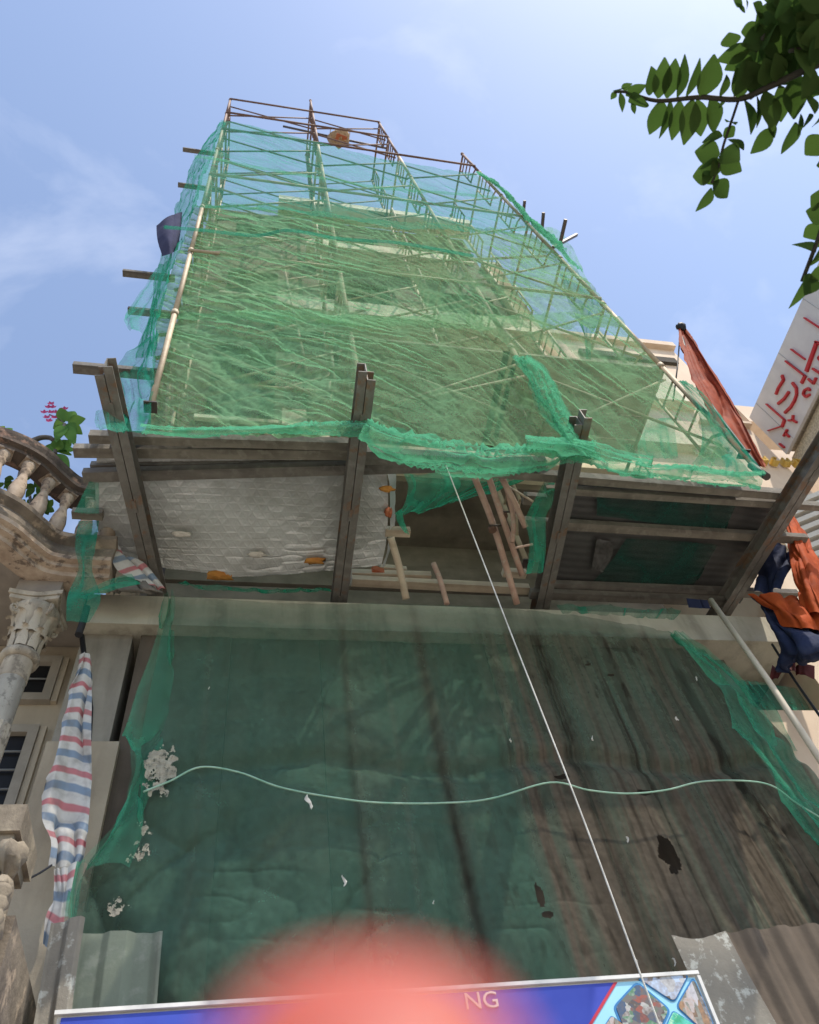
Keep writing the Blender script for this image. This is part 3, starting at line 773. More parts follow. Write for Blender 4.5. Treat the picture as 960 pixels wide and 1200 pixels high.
# planks poking out of the scaffold on the left
g = 'board ends sticking out of the scaffold on the left'
for a, b, Y, tx in (((144, 320), (205, 326), 3.0, 'dark board end poking left above the lower net loop'), ((150, 364), (215, 370), 3.2, 'short board end inside the lower net loop'),
                    ((215, 174), (262, 183), 3.0, 'highest dark board end poking left near the scaffold top'), ((209, 216), (262, 224), 3.2, 'second highest board end poking left below the top one'),
                    ((87, 429), (190, 441), 2.5, 'weathered board lying over the outer end of the first steel beam')):
    A = at(*a, Y); B = at(*b, Y); B[2] = A[2] = (A[2] + B[2]) / 2
    tag(MB().bar(A, B, .07, .05).build('board', M['wood_dark']), tx, 'board', g)
g = 'dark poles sticking out at the upper right of the scaffold'
for a, b, Y, tx in (((655, 292), (663, 257), 3.3, 'tallest dark pole stub at the upper right'), ((635, 272), (637, 249), 3.4, 'middle dark pole stub at the upper right'), ((613, 254), (615, 235), 3.5, 'smallest dark pole stub behind the net fold at upper right')):
    A = at(*a, Y); B = atz(b[0], b[1], A[2])
    tag(MB().bar(A, B, .05, .05).build('pole_stub', M['tube_dark']), tx, 'pole', g)
A = at(648, 290, 3.2); B = at(676, 275, 3.2)
tag(MB().bar(A, B, .05, .04).build('pole_stub', M['tube_dark']), 'slanting dark pole crossing the tallest stub at upper right', 'pole', g)

# hoisting pole with bundle on top
A = at(332, 148, 2.9); B = at(454, 174, 2.9)
tag(MB().tube([A, (A + B) / 2 - np.array([0, 0, .03]), B], .022, 8).build('hoist_pole', M['tube_dark']), 'dark pole laid across the scaffold top carrying a bundle', 'pole')
c = at(398, 162, 2.87)
bk = thing('basket', c, 'straw coloured basket bundle tied to the pole at the scaffold top', 'basket')
MB().blob(c + np.array([0, 0, .02]), (.20, .15, .20), seed=3, amp=.35, seg=20, rings=12).build('bundle', M['basket'], bk)
for q in range(5):
    MB().tube([c + np.array([-.2 + .1 * q, -.14, .02]), c + np.array([-.19 + .1 * q, 0, .22 - .02 * abs(q - 2)]), c + np.array([-.2 + .1 * q, .14, .02])], .008, 5).build('tie', M['wood_pale'], bk)
MB().box(c + np.array([.02, -.03, -.18]), (.22, .14, .05), .2).build('tray', M['brick_scrap'], bk)

# ================================================================== GREEN NETS
def soft(x, y, seed):
    return (1 - np.abs(2 * vnoise(x, y, seed) - 1)) ** 1.7
def wrinkle(U, V, sd=0, slope_l=.75, slope_r=1.7, wl=.11, length=8.5, umax=4.2):
    """fine diagonal creases, steeper towards the right of the cloth"""
    t = np.clip(U / umax, 0, 1)
    warp = (fbm(U * 1.3, V * 1.3, sd + 3) - .5) * .9
    out = np.zeros(U.shape)
    for k, sl in enumerate((slope_l, slope_l * .5, slope_r, slope_r * 1.6)):
        a = math.atan(sl); s_ = -U * math.sin(a) + V * math.cos(a) + warp * .13   # across
        l_ = U * math.cos(a) + V * math.sin(a)
        w = (1 - t) if k < 2 else t
        w = np.clip(w * 1.6 - .15, 0, 1) * (.55 + .9 * vnoise(U * 1.1, V * 1.1, sd + 40 + k))
        out = np.maximum(out, w * soft(s_ / wl, l_ / (wl * length), sd + 11 * k) + w * .2 * (vnoise(s_ / (wl * .6), l_ / (wl * 3), sd + 50 + k) - .5))
    return out
def creased(name, ctrl, nv, nu, m, label, sd=0, amp=.040, wl=.085, bag=.12, dirtf=None, cut=None, grp='green debris nets hung on the scaffold front', jag=.05, sl=(1.15, 2.1), foldk=1.0):
    cache = {}
    def w(U, V):
        if 'w' not in cache: cache['w'] = wrinkle(U, V, sd, sl[0], sl[1], wl)
        return cache['w']
    o = sheet(name, ctrl, nv, nu, m,
              lambda U, V, P: amp * w(U, V) + amp * .22 * soft(U * 21 + V * 12, V * 6 - U * 4, sd + 77) + bag * (fbm(U * .9, V * .9, sd + 5) - .45),
              lambda U, V, P: foldk * (np.clip(w(U, V), 0, 1) ** 1.3 * .85 + .20 * np.clip((2.5 - P[..., 0]) / .8, 0, 1)), dirtf, jag=jag, cut=cut, seed=sd + 2)
    return tag(o, label, 'net', grp)
YN = 2.30
sun_dirt = lambda U, V, P: np.clip(.02 + .12 * np.clip(U / 4, 0, 1) + .5 * (fbm(U * 1.2, V * .8, 31) - .4), 0, .6)
creased('safety_net', pxs([[(183, 360, YN + .14), (295, 362, YN), (395, 365, YN), (495, 366, YN), (590, 368, YN), (726, 368, YN)],
                           [(178, 425, YN + .14), (290, 428, YN), (405, 430, YN), (520, 434, YN), (625, 440, YN), (795, 445, YN)],
                           [(172, 500, YN + .14), (280, 506, YN), (400, 506, YN), (530, 520, YN), (660, 530, YN), (893, 556, YN)]]),
        300, 420, M['net_up'], 'lowest and widest wrinkled green net sheet, hanging down to the platform', 1, dirtf=sun_dirt)
creased('safety_net', pxs([[(226, 236, YN + .14), (300, 238, YN), (385, 246, YN), (470, 256, YN), (545, 262, YN), (625, 268, YN)],
                           [(205, 300, YN + .14), (298, 300, YN), (390, 305, YN), (482, 310, YN), (570, 318, YN), (680, 318, YN)],
                           [(182, 372, YN + .14), (295, 372, YN), (395, 377, YN), (495, 378, YN), (590, 380, YN), (732, 378, YN)]]),
        280, 380, M['net_up'], 'middle wrinkled green net sheet over the pale slab edges', 21, dirtf=sun_dirt)
creased('safety_net', pxs([[(259, 141, YN), (300, 146, YN), (352, 160, YN), (405, 172, YN), (470, 188, YN), (556, 203, YN)],
                           [(243, 185, YN), (300, 190, YN), (362, 205, YN), (425, 214, YN), (495, 222, YN), (590, 235, YN)],
                           [(224, 240, YN), (300, 246, YN), (385, 256, YN), (470, 266, YN), (545, 270, YN), (628, 270, YN)]]),
        180, 260, M['net_top'], 'topmost thin green net sheet with the sky showing through', 41, amp=.02, wl=.14, foldk=.45)
# rolled hems and creases crossing the net
g = 'rolled hems and tie ropes of the scaffold nets'
for pts, r, m, tx in (([(228, 183), (262, 188), (300, 196), (352, 205), (400, 212), (445, 220), (520, 226), (588, 232)], .018, 'net_bunch', 'thick green rolled hem crossing high under the scaffold top'),
                      ([(192, 266), (240, 270), (300, 276), (340, 270), (400, 280), (470, 285), (555, 300)], .016, 'net_teal', 'dark green hem line across the net a quarter of the way down'),
                      ):
    tag(MB().tube(curve([at(x, y, YN - .05) for x, y in pts], 40), r, 7).build('net_hem', M[m]), tx, 'rope', g)
# bunched net along the foot
def bunch(name, pts, Y, r0, label, sd, m='net_bunch', nseg=260, nr=22):
    path = curve([at(x, y, Y) for x, y, _ in pts], nseg); rad = curve([(r,) for _, _, r in pts], nseg)[:, 0]
    th = np.linspace(0, 2 * math.pi, nr)
    ctrl = []
    for i in range(nseg):
        t = path[min(i + 1, nseg - 1)] - path[max(i - 1, 0)]; t /= np.linalg.norm(t)
        a = np.cross(t, (0, 1, 0)); a /= np.linalg.norm(a); b = np.cross(t, a)
        ctrl.append([path[i] + (a * math.cos(q) + b * math.sin(q) * .6) * rad[i] for q in th])
    return tag(sheet(name, ctrl, nseg, nr * 3, M[m], lambda U, V, P: r0 * (.38 * ridge(U * 15 + V * 5 + 2 * fbm(V * 3, U * 3, sd), V * 2.0, sd) + .3 * ridge(U * 26 - V * 9, V * 3.0, sd + 1) + .9 * (fbm(V * 3.2, U * 3, sd + 3) - .45) + .4 * (fbm(V * 11, U * 11, sd + 4) - .45)),
                     lambda U, V, P: .7 * ridge(U * 15 + V * 5 + 2 * fbm(V * 3, U * 3, sd), V * 2.0, sd) + .5 * (fbm(V * 9, U * 9, sd + 8) - .4)), label, 'net', 'bunched up rolls of green net')
g = 'bunched up lengths of green net'
def swag(secs, m, label, sd, nv=200, nu=54, amp=.05, wl=.055, bulge=.10, Y=2.26):
    rows = [[(x0, y0, Y + .03), ((x0 * 2 + x1) / 3, (y0 * 2 + y1) / 3, Y - bulge), ((x0 + x1 * 2) / 3, (y0 + y1 * 2) / 3, Y - bulge * .9), (x1, y1, Y + .05)] for x0, y0, x1, y1 in secs]
    tw = lambda U, V: U + .35 * (fbm(V * 1.6, V * 0 + sd, sd + 9) - .5) + .10 * (fbm(U * 6, V * 4, sd + 6) - .5)
    return tag(sheet('net_swag', pxs(rows), nv, nu, M[m],
                     lambda U, V, P: amp * (.8 * ridge(tw(U, V) / wl, V / (wl * 15), sd) + .22 * ridge(tw(U, V) / (wl * .45), V / (wl * 9), sd + 3)) + amp * 1.5 * (fbm(U * 4, V * 3, sd + 4) - .5),
                     lambda U, V, P: .75 * ridge(tw(U, V) / wl, V / (wl * 15), sd) + .5 * ridge(tw(U, V) / (wl * .45), V / (wl * 9), sd + 3) + .5 * (fbm(U * 5, V * 4, sd + 5) - .42), jag=.05, seed=sd), label, 'net', g)
swag([(430, 492, 426, 508), (455, 504, 446, 524), (490, 513, 482, 538), (530, 519, 528, 550), (575, 524, 574, 554), (620, 524, 620, 545), (660, 518, 664, 540), (700, 520, 702, 538)], 'net_bunch', 'bright green bunched net sagging along the foot of the scaffold', 3)
swag([(612, 512, 610, 524), (680, 520, 680, 534), (720, 530, 722, 548), (768, 542, 768, 556)], 'net_bunch', 'short bright green fold of net right behind the third beam', 6, 120, 40, amp=.04, Y=2.2)
swag([(596, 418, 622, 416), (606, 436, 648, 438), (620, 462, 664, 470), (636, 488, 676, 500), (650, 512, 696, 522), (660, 528, 716, 532)], 'net_bunch', 'twisted green swag of net hanging above the third beam', 8, 120, 64, .06, .06, .14)
swag([(165, 500, 165, 505), (220, 503, 220, 509), (300, 501, 300, 508), (380, 494, 380, 506), (432, 492, 430, 510)], 'net_bunch', 'thin green roll of net along the left foot of the scaffold', 14, 120, 24, .025, .04, .04)
swag([(740, 545, 740, 556), (800, 548, 798, 560), (850, 553, 846, 566), (898, 556, 890, 570)], 'net_bunch', 'loose green net fringe along the front right joist', 19, 120, 30, .04, .04, .06)
swag([(556, 202, 566, 204), (574, 212, 596, 224), (590, 226, 612, 242), (604, 244, 628, 262), (624, 262, 655, 285), (650, 280, 684, 318)], 'net_bunch', 'dark green fold of net bulging at the upper right edge', 23, 120, 40, .05, .06, .12, 2.36)

g = 'loose net pieces blowing round the scaffold edges'
def flap(rows, m, label, nv=60, nu=60, sd=1, amp=.05, jag=.04, wl=.09):
    return tag(sheet('net_flap', pxs(rows), nv, nu, M[m], lambda U, V, P: amp * (fbm(U * 3, V * 2, sd) - .5) * 1.4 + amp * .5 * ridge(U / wl + 2 * fbm(U * 2, V * 2, sd + 9), V / (wl * 8), sd + 2),
                     lambda U, V, P: ridge(U / wl, V / (wl * 6), sd + 2), jag=jag, seed=sd, jag_rows=6), label, 'net', g)
flap([[(256, 145, 2.5), (264, 142, 2.35)], [(225, 190, 2.7), (246, 185, 2.4)], [(208, 240, 2.8), (228, 240, 2.35)], [(190, 295, 2.8), (208, 300, 2.35)], [(176, 350, 2.8), (190, 352, 2.35)], [(160, 420, 2.8), (180, 418, 2.35)]], 'net_flap', 'long strip of green net wrapped round the upper left corner pole', 160, 30, 4)
flap([[(792, 446, 2.36), (800, 448, 2.3)], [(812, 470, 2.36), (838, 478, 2.3)], [(822, 500, 2.38), (858, 505, 2.28)], [(820, 530, 2.4), (882, 535, 2.28)], [(800, 552, 2.42), (897, 556, 2.28)]], 'net_flap', 'thick green fold of net at the lower right corner', 110, 50, 29, .05, .02, .06)
flap([[(182, 315, 2.6), (200, 300, 2.5)], [(160, 350, 2.6), (192, 345, 2.5)], [(146, 372, 2.6), (188, 368, 2.5)], [(150, 386, 2.55), (180, 392, 2.5)]], 'net_top', 'pale net loop billowing out to the left over the sky', 60, 40, 7)
flap([[(172, 392, 2.5), (186, 385, 2.35)], [(148, 412, 2.5), (182, 412, 2.35)], [(134, 432, 2.5), (178, 440, 2.35)], [(140, 470, 2.45), (176, 470, 2.35)], [(128, 502, 2.4), (174, 503, 2.35)]], 'net_teal', 'crumpled teal net hanging behind the outer end of the first beam', 100, 60, 12, .08)
flap([[(112, 480, 2.3), (140, 470, 2.4)], [(110, 495, 2.3), (145, 490, 2.4)], [(114, 505, 2.3), (150, 506, 2.4)]], 'net_top', 'small wisp of net at the left end of the platform', 30, 30, 15)
flap([[(106, 562, 2.9), (116, 562, 2.9)], [(96, 582, 3.0), (116, 585, 3.0)], [(86, 602, 3.05), (116, 604, 3.05)]], 'net_flap', 'green net triangle above the short board end on the left', 30, 30, 18, .01)
flap([[(92, 606, 3.2), (116, 606, 3.2)], [(88, 640, 3.2), (112, 640, 3.2)], [(92, 668, 3.2), (108, 668, 3.2)], [(80, 700, 3.2), (118, 700, 3.2)], [(78, 732, 3.25), (104, 730, 3.25)]], 'net_teal', 'thin torn net hanging down in front of the balcony cornice', 90, 40, 22, .05)
flap([[(86, 700, 3.25), (100, 705, 3.25)], [(130, 680, 3.3), (140, 690, 3.3)], [(160, 672, 3.3), (168, 684, 3.3)]], 'net_flap', 'twisted green net strand tied back to the first beam', 50, 20, 25, .03)
flap([[(472, 552, 2.9), (530, 556, 2.9), (590, 556, 2.9), (640, 552, 2.9)], [(478, 570, 3.0), (530, 572, 3.0), (580, 566, 3.0), (620, 560, 2.9)], [(474, 590, 3.05), (505, 592, 3.05), (545, 578, 3.0), (600, 566, 2.95)], [(462, 602, 3.05), (490, 598, 3.05), (520, 588, 3.0), (575, 572, 2.95)]], 'net_flap', 'torn green net flap drooping across the top of the open gap', 60, 110, 33, .05)
flap([[(462, 600, 3.05), (470, 596, 3.05)], [(466, 612, 3.1), (474, 612, 3.1)], [(474, 624, 3.1), (480, 626, 3.1)]], 'net_flap', 'thin green net tail dangling beside the foil edge', 30, 14, 35, .02)
flap([[(640, 560, 2.7), (652, 556, 2.7)], [(620, 598, 2.8), (648, 588, 2.75)], [(616, 612, 2.85), (640, 606, 2.8)], [(622, 640, 2.9), (640, 640, 2.85)], [(616, 678, 3.0), (636, 672, 2.95)]], 'net_flap', 'green net strip hanging along the right edge of the open gap', 90, 36, 37, .05)
flap([[(655, 318, 2.6), (700, 345, 2.5)], [(665, 350, 2.6), (705, 365, 2.5)], [(680, 385, 2.6), (692, 400, 2.5)], [(685, 420, 2.6), (692, 425, 2.5)]], 'net_teal', 'gathered net strand hanging inside the right scaffold bay', 60, 40, 45, .04)
flap([[(600, 262, 3.3), (650, 268, 3.3), (672, 290, 3.3)], [(598, 310, 3.3), (650, 318, 3.3), (690, 330, 3.3)], [(600, 345, 3.3), (650, 350, 3.3), (700, 350, 3.3)]], 'net_up', 'second layer of net inside the upper right bay', 50, 60, 48, .03)
flap([[(730, 490, 3.2), (790, 488, 3.2)], [(732, 515, 3.2), (792, 515, 3.2)], [(735, 535, 3.2), (795, 538, 3.2)]], 'net_flap', 'dark green sheet hung low inside the right scaffold bay', 30, 50, 52, .03)
flap([[(205, 684, 3.45), (300, 688, 3.45), (385, 688, 3.45)], [(215, 690, 3.5), (300, 696, 3.5), (390, 694, 3.5)]], 'net_teal', 'dark green net scrap stuffed in the slot under the foil sheet', 24, 80, 55, .05)
flap([[(650, 706, 3.4), (720, 710, 3.4), (800, 714, 3.4)], [(660, 720, 3.52), (720, 722, 3.52), (790, 726, 3.52)]], 'net_teal', 'dark net scrap spilling over the beam under the right bays', 24, 80, 58, .05)

# --- big dusty net over the ground floor
def low_dirt(U, V, P):
    X = P[..., 0]; Z = P[..., 2]
    wob = .03 * (fbm(X * 2, Z * .7, 55) - .5)
    base = np.clip((X - 1.40 - .5 * (fbm(X * 12, Z * .35, 8) - .5)) / .30, 0, 1)
    hgt = .62 + .40 * np.clip((4.75 - Z + .5 * (fbm(X * 6, X * 0, 57) - .5)) / .8, 0, 1)
    st = fbm((X + wob) * 16, Z * .22, 61, 4); st2 = vnoise((X + wob) * 48, Z * .45, 66); st3 = vnoise((X + wob) * 95, Z * .8, 67)
    bands = sum(a * np.exp(-((X - x0 - .015 * np.sin(Z * 2)) / w) ** 2) for x0, w, a in ((.62, .03, .5), (.70, .08, .35), (1.12, .05, .9), (1.20, .03, .6), (.86, .02, .4), (-.2, .02, .3)))
    greenish = sum(a * np.exp(-((X - x0 + wob) / w) ** 2) for x0, w, a in ((1.30, .12, .8), (2.42, .025, .35), (3.42, .05, .5)))
    d = base * hgt * (.95 + 1.1 * (st - .47)) + bands * .6 + (.38 * (st2 - .5) + .25 * (st3 - .5)) * (base * .8 + .15) - greenish * .55
    d = d * (1 - .8 * np.clip((Z - 5.38) / .06, 0, 1))
    d += .35 * np.exp(-((X + .62) / .16) ** 2) * np.clip((5.0 - Z), 0, 1) * (.4 + fbm(X * 8, Z * 5, 5))
    return np.clip(d + .06 * (fbm(X * 12, Z * 12, 9) - .5), 0, 1)
def low_mud(U, V, P):
    X = P[..., 0] + .02 * np.sin(P[..., 2] * 1.7); Z = P[..., 2]
    rgt = np.clip((X - 1.0) / .9, .10, 1)
    a = np.clip((fbm(X * 22, Z * .25, 161, 4) - .50) * 5, 0, 1) * (.15 + .8 * vnoise(X * 3, Z * 1.1, 162))
    b = np.clip((vnoise(X * 70, Z * .3, 163) - .62) * 3.5, 0, 1) * vnoise(X * 4, Z * 1.4, 164)
    c_ = np.clip((fbm(X * 20, Z * 7, 165, 4) - .56) * 6, 0, 1) * .5 * vnoise(X * 2, Z * 2, 166)
    top = .8 * np.exp(-((Z - 5.66) / .10) ** 2) * np.clip((X - 2.3) / .3, 0, 1) * (fbm(X * 8, Z * 1.0, 167) + .25)
    bands = sum(k * np.exp(-((X - x0) / w) ** 2) for x0, w, k in ((1.12, .035, .8), (.62, .02, .45), (1.95, .05, .6), (2.75, .06, .5)))
    return np.clip(rgt * (.55 * a + .5 * b) + c_ * (.3 + rgt) + top + bands * (.4 + .8 * vnoise(X * 14, Z * .8, 168)) * .8, 0, .92)
def low_disp(U, V, P):
    X = P[..., 0]; Z = P[..., 2]
    d = .05 * (fbm(X * 1.1, Z * .7, 71) - .5)
    d = d + .022 * ridge(X * 7 + Z * 1.2, Z * .8, 72) * np.clip((X - 1.7) / 1.2, 0.12, 1)
    d = d + .014 * ridge(X * 14 + Z * 2.0, Z * 1.1, 79) * np.clip((X - 2.0) / 1.0, 0.05, 1)
    a = np.clip((4.6 - Z) / 1.2, 0, 1) * np.clip((1.5 - X) / 1.0, 0, 1)
    d = d + .012 * (1 - np.clip((X - 1.6) / .4, 0, 1)) * (ridge(X * 4 + 3 * fbm(X, Z, 81), Z * 9, 82) * vnoise(X * 3, Z * 3, 83)) + .10 * a * ridge(X * 2.2 + Z * 1.6, Z * .9 - X * .6, 73) + .035 * a * ridge(X * 5 - Z * 4.0, Z * 2 + X, 74)
    d = d + .011 * (fbm(X * 17, Z * 11, 75) - .5) + .010 * ridge(X * 7 + 2 * fbm(X, Z, 70), Z * 3 - X * 2, 76) * vnoise(X * 2, Z * 2, 77)
    # the waist rope pulls the cloth in
    rope = 4.32 + .05 * np.sin(X * 4.2)
    return d + .05 * np.exp(-((Z - rope) / .06) ** 2) * np.clip((X + .7) * 2, 0, 1)
def low_fold(U, V, P):
    X = P[..., 0]; Z = P[..., 2]
    f = .35 * ridge(X * 7 + Z * 1.2, Z * .8, 72) * np.clip((X - 1.9) / 1.2, 0, 1)
    f = f + .9 * np.exp(-((X - 3.45 + .12 * (Z - 4.5)) / .10) ** 2)
    f = f + .6 * np.clip((1.2 - X) / 1.5, 0, 1) * np.clip((5.2 - Z) / 1.0, 0, 1) * (.5 + fbm(X * 2.5, Z * 2, 78))
    lf_ = np.clip((1.7 - X) / .5, 0, 1)
    f = f + lf_ * (.5 * ridge(X * 4 + 3 * fbm(X, Z, 81), Z * 9, 82) * vnoise(X * 3, Z * 3, 83) + .6 * np.clip((4.6 - Z) / 1.2, 0, 1) * (ridge(X * 2.2 + Z * 1.6, Z * .9 - X * .6, 73) + .6 * ridge(X * 5 - Z * 4.0, Z * 2 + X, 74)))
    f = f + .55 + .3 * (fbm(X * 3, Z * 3, 79) - .45)
    return np.clip(f, 0, 1) * (1 - np.clip((Z - 5.40 + .02 * np.sin(X * 5)) / .05, 0, 1))
holes = ((660, 908, .05, .02), (785, 1000, .05, .10), (776, 985, .03, .05), (632, 1045, .02, .06), (640, 1070, .03, .02), (756, 925, .05, .022), (690, 775, .02, .01), (716, 788, .03, .015))
hpts = [(at(x, y, 3.52), w, h) for x, y, w, h in holes]
def low_cut(U, V, P):
    k = np.zeros(U.shape, bool)
    for c_, w, h in hpts:
        n = 2.6 * (fbm(P[..., 0] * 22, P[..., 2] * 16, 91) - .35)
        k |= ((P[..., 0] - c_[0]) / w) ** 2 + ((P[..., 2] - c_[2]) / h) ** 2 < .5 + n
    return k
YL = 3.53
low = sheet('dust_net', pxs([[(200, 699, YL), (330, 706, YL), (470, 706, YL), (600, 712, YL), (700, 722, YL), (785, 738, YL)],
                       [(186, 762, YL), (330, 770, YL), (480, 772, YL), (620, 775, YL), (740, 780, YL), (850, 792, YL)],
                       [(168, 850, YL - .03), (320, 858, YL), (490, 860, YL), (640, 862, YL), (790, 866, YL), (935, 880, YL)],
                       [(158, 940, YL - .06), (310, 950, YL), (490, 950, YL), (660, 950, YL), (840, 955, YL), (1000, 970, YL)],
                       [(100, 1010, YL - .08), (290, 1040, YL), (490, 1050, YL), (690, 1050, YL), (890, 1060, YL), (1080, 1080, YL)],
                       [(82, 1100, YL - .08), (270, 1140, YL - .04), (490, 1150, YL), (720, 1150, YL), (940, 1160, YL), (1160, 1180, YL)],
                       [(70, 1220, YL - .08), (260, 1250, YL - .04), (490, 1260, YL), (740, 1260, YL), (990, 1260, YL), (1240, 1280, YL)]]),
            460, 560, M['net_low'], low_disp, low_fold, low_dirt, cut=low_cut, mud=low_mud)
tag(low, 'huge dusty dark green net covering the ground floor below the concrete beam', 'net')
g = 'net strips hanging at the sides of the ground floor'
def strip(rows, m, label, nv, nu, sd, amp=.05, wl=.06):
    return tag(sheet('net_strip', pxs(rows), nv, nu, M[m], lambda U, V, P: amp * ridge(U / wl, V / (wl * 8), sd + 2) + amp * (fbm(U * 6, V * 3, sd) - .5), lambda U, V, P: .8 * ridge(U / wl, V / (wl * 8), sd + 2), jag=.03, seed=sd), label, 'net', g)
strip([[(192, 690, 3.5), (202, 692, 3.5)], [(188, 730, 3.46), (206, 735, 3.5)], [(166, 800, 3.42), (204, 790, 3.5)], [(152, 860, 3.40), (196, 850, 3.5)], [(150, 920, 3.38), (182, 910, 3.48)], [(138, 960, 3.38), (172, 965, 3.46)], [(92, 1012, 3.38), (150, 1020, 3.45)]], 'net_edge', 'bright green gathered edge of net at the left of the ground floor', 180, 60, 61, .10, .06)
strip([[(90, 1005, 3.4), (100, 1006, 3.4)], [(78, 1060, 3.38), (92, 1060, 3.4)], [(74, 1120, 3.38), (86, 1120, 3.4)], [(76, 1200, 3.38), (84, 1200, 3.4)]], 'net_edge', 'narrow green net edge running down beside the striped tarp', 90, 20, 64, .03)
strip([[(782, 737, 3.45), (800, 736, 3.46)], [(836, 788, 3.42), (874, 800, 3.44)], [(868, 856, 3.40), (922, 870, 3.42)], [(908, 915, 3.40), (970, 940, 3.42)], [(965, 990, 3.40), (1026, 1010, 3.42)], [(1020, 1075, 3.40), (1070, 1085, 3.42)]], 'net_edge', 'bright green gathered edge of net at the right of the ground floor', 150, 60, 67, .06, .05)
strip([[(860, 792, 3.7), (905, 800, 3.9), (955, 812, 4.0)], [(885, 830, 3.7), (930, 835, 3.9), (975, 850, 4.0)], [(915, 880, 3.7), (950, 885, 3.9), (990, 905, 4.0)]], 'net_top', 'thin see-through net flap in front of the pink wall at lower right', 60, 60, 70, .03)

# rope around the waist of the net, drop rope, pipe, cables
tag(MB().tube(curve([at(x, y, 3.44) for x, y in ((168, 928), (200, 915), (235, 899), (280, 905), (330, 923), (400, 936), (450, 941), (520, 941), (575, 936), (645, 917), (690, 926), (735, 930), (780, 926), (822, 916), (870, 915), (905, 921), (935, 942), (985, 972))], 120), .005, 6).build('waist_rope', M['rope_green']), 'pale green rope swagging across the ground floor net', 'rope')
tag(MB().tube(curve([at(523, 546, 2.36), at(600, 745, 2.62), at(680, 950, 2.72), at(750, 1140, 2.8), at(800, 1275, 2.85)], 40), .0036, 6).build('drop_rope', M['rope_white']), 'thin white rope hanging from the platform down past the banner', 'rope')
tag(MB().tube([at(833, 703, 3.42), at(900, 797, 3.3), at(1010, 965, 3.1)], .020, 10).build('drain_pipe', M['pipe']), 'cream plastic pipe slanting down at the right end of the beam', 'pipe')
tag(MB().tube(curve([at(905, 755, 3.5), at(930, 795, 3.4), at(958, 835, 3.3), at(990, 880, 3.2)], 20), .009, 6).build('cable', M['cable']), 'black cable running down beside the blue tarp bundle', 'cable')
tag(MB().tube(curve([at(0, 1030, 3.0), at(25, 1032, 3.1), at(45, 1024, 3.3), at(62, 1013, 3.42)], 20), .005, 6).build('wire', M['cable']), 'thin wire tied to the striped tarp at lower left', 'wire')
tag(MB().tube([at(102, 712, 3.5), at(97, 730, 3.48), at(92, 744, 3.46)], .022, 8).build('pipe_stub', M['cable']), 'short dark pipe stub at the left end of the concrete beam', 'pipe')
tag(MB().tube([at(96, 745, 3.7), at(106, 830, 3.7), at(104, 915, 3.72)], .016, 8).build('downpipe', M['cable']), 'dark vertical pipe in the gap between the two houses', 'pipe')

# plaster lumps showing through the torn net on the left column
g = 'pale plaster patches on the left column'
for k, (x, y, w, h, th_, tx) in enumerate(((187, 902, .085, .16, .53, 'largest pale torn plaster patch at the end of the swag rope'), (172, 964, .05, .07, .60, 'faint plaster flecks below the largest patch'), (160, 1000, .06, .07, .58, 'faint plaster flecks halfway down the left column'), (140, 1064, .055, .06, .58, 'lowest plaster flecks above the pale tin'))):
    p = at(x, y, 3.46); Q = [[(p[0] + i * w, 3.455, p[2] + j * h) for i in (-1, 0, 1)] for j in (1, 0, -1)]
    def pcut(U, V, P, p=p, w=w, h=h, k=k, th_=th_):
        rr_ = ((P[..., 0] - p[0]) / w) ** 2 + ((P[..., 2] - p[2]) / h) ** 2
        return fbm(P[..., 0] * 38, P[..., 2] * 30, 31 + k, 5) - .34 * rr_ + .16 * fbm(P[..., 0] * 9, P[..., 2] * 7, 7 + k) < th_ - .08 - (.14 if k == 0 else 0)
    tag(sheet('plaster_patch', Q, 110, 80, M['plaster'], lambda U, V, P: .012 * fbm(U * 40, V * 40, 3), cut=pcut), tx, 'plaster', g)
g = 'paper scraps caught on the net'
for k, (x, y, s_, tx) in enumerate(((362, 940, .035, 'largest torn paper scrap hanging just below the swag rope at left'), (403, 1033, .022, 'curled white scrap above the fingertip on the left'), (735, 985, .014, 'white scrap left of the torn hole'),
        (816, 796, .014, 'white scrap at upper right of the net near the pipe'), (694, 866, .013, 'slim white scrap above the swag rope right of the drop rope'), (598, 868, .010, 'tiny white scrap left of the drop rope'), (793, 843, .014, 'white scrap above the swag rope below the pipe'),
        (745, 1127, .012, 'white fleck just above the banner edge by the drop rope'), (790, 1128, .014, 'white fleck beside the top corner of the mottled tin'), (245, 807, .008, 'tiny white fleck high on the left of the net'), (508, 1058, .008, 'tiny white fleck above the fingertip'))):
    p = at(x, y, 3.445); mb = MB(); rr_ = random.Random(k + 5); w_ = s_ * .42; vs = []; fs = []
    for i in range(7):
        t = i / 6 - .5; ww = w_ * (1 - 1.5 * abs(t)) * rr_.uniform(.6, 1.2); ox = s_ * .35 * math.sin(t * 5 + k)
        for j in (-1, 0, 1): vs.append(p + np.array([ox + j * ww, -.012 + .01 * abs(j) + rr_.uniform(-.006, .006), -t * s_ * 2.4]))
    for i in range(6):
        for j in range(2): fs.append((i * 3 + j, i * 3 + j + 1, i * 3 + j + 4, i * 3 + j + 3))
    tag(mb.add(vs, fs, True).build('paper_scrap', M['litter_white']), tx, 'scrap', g)

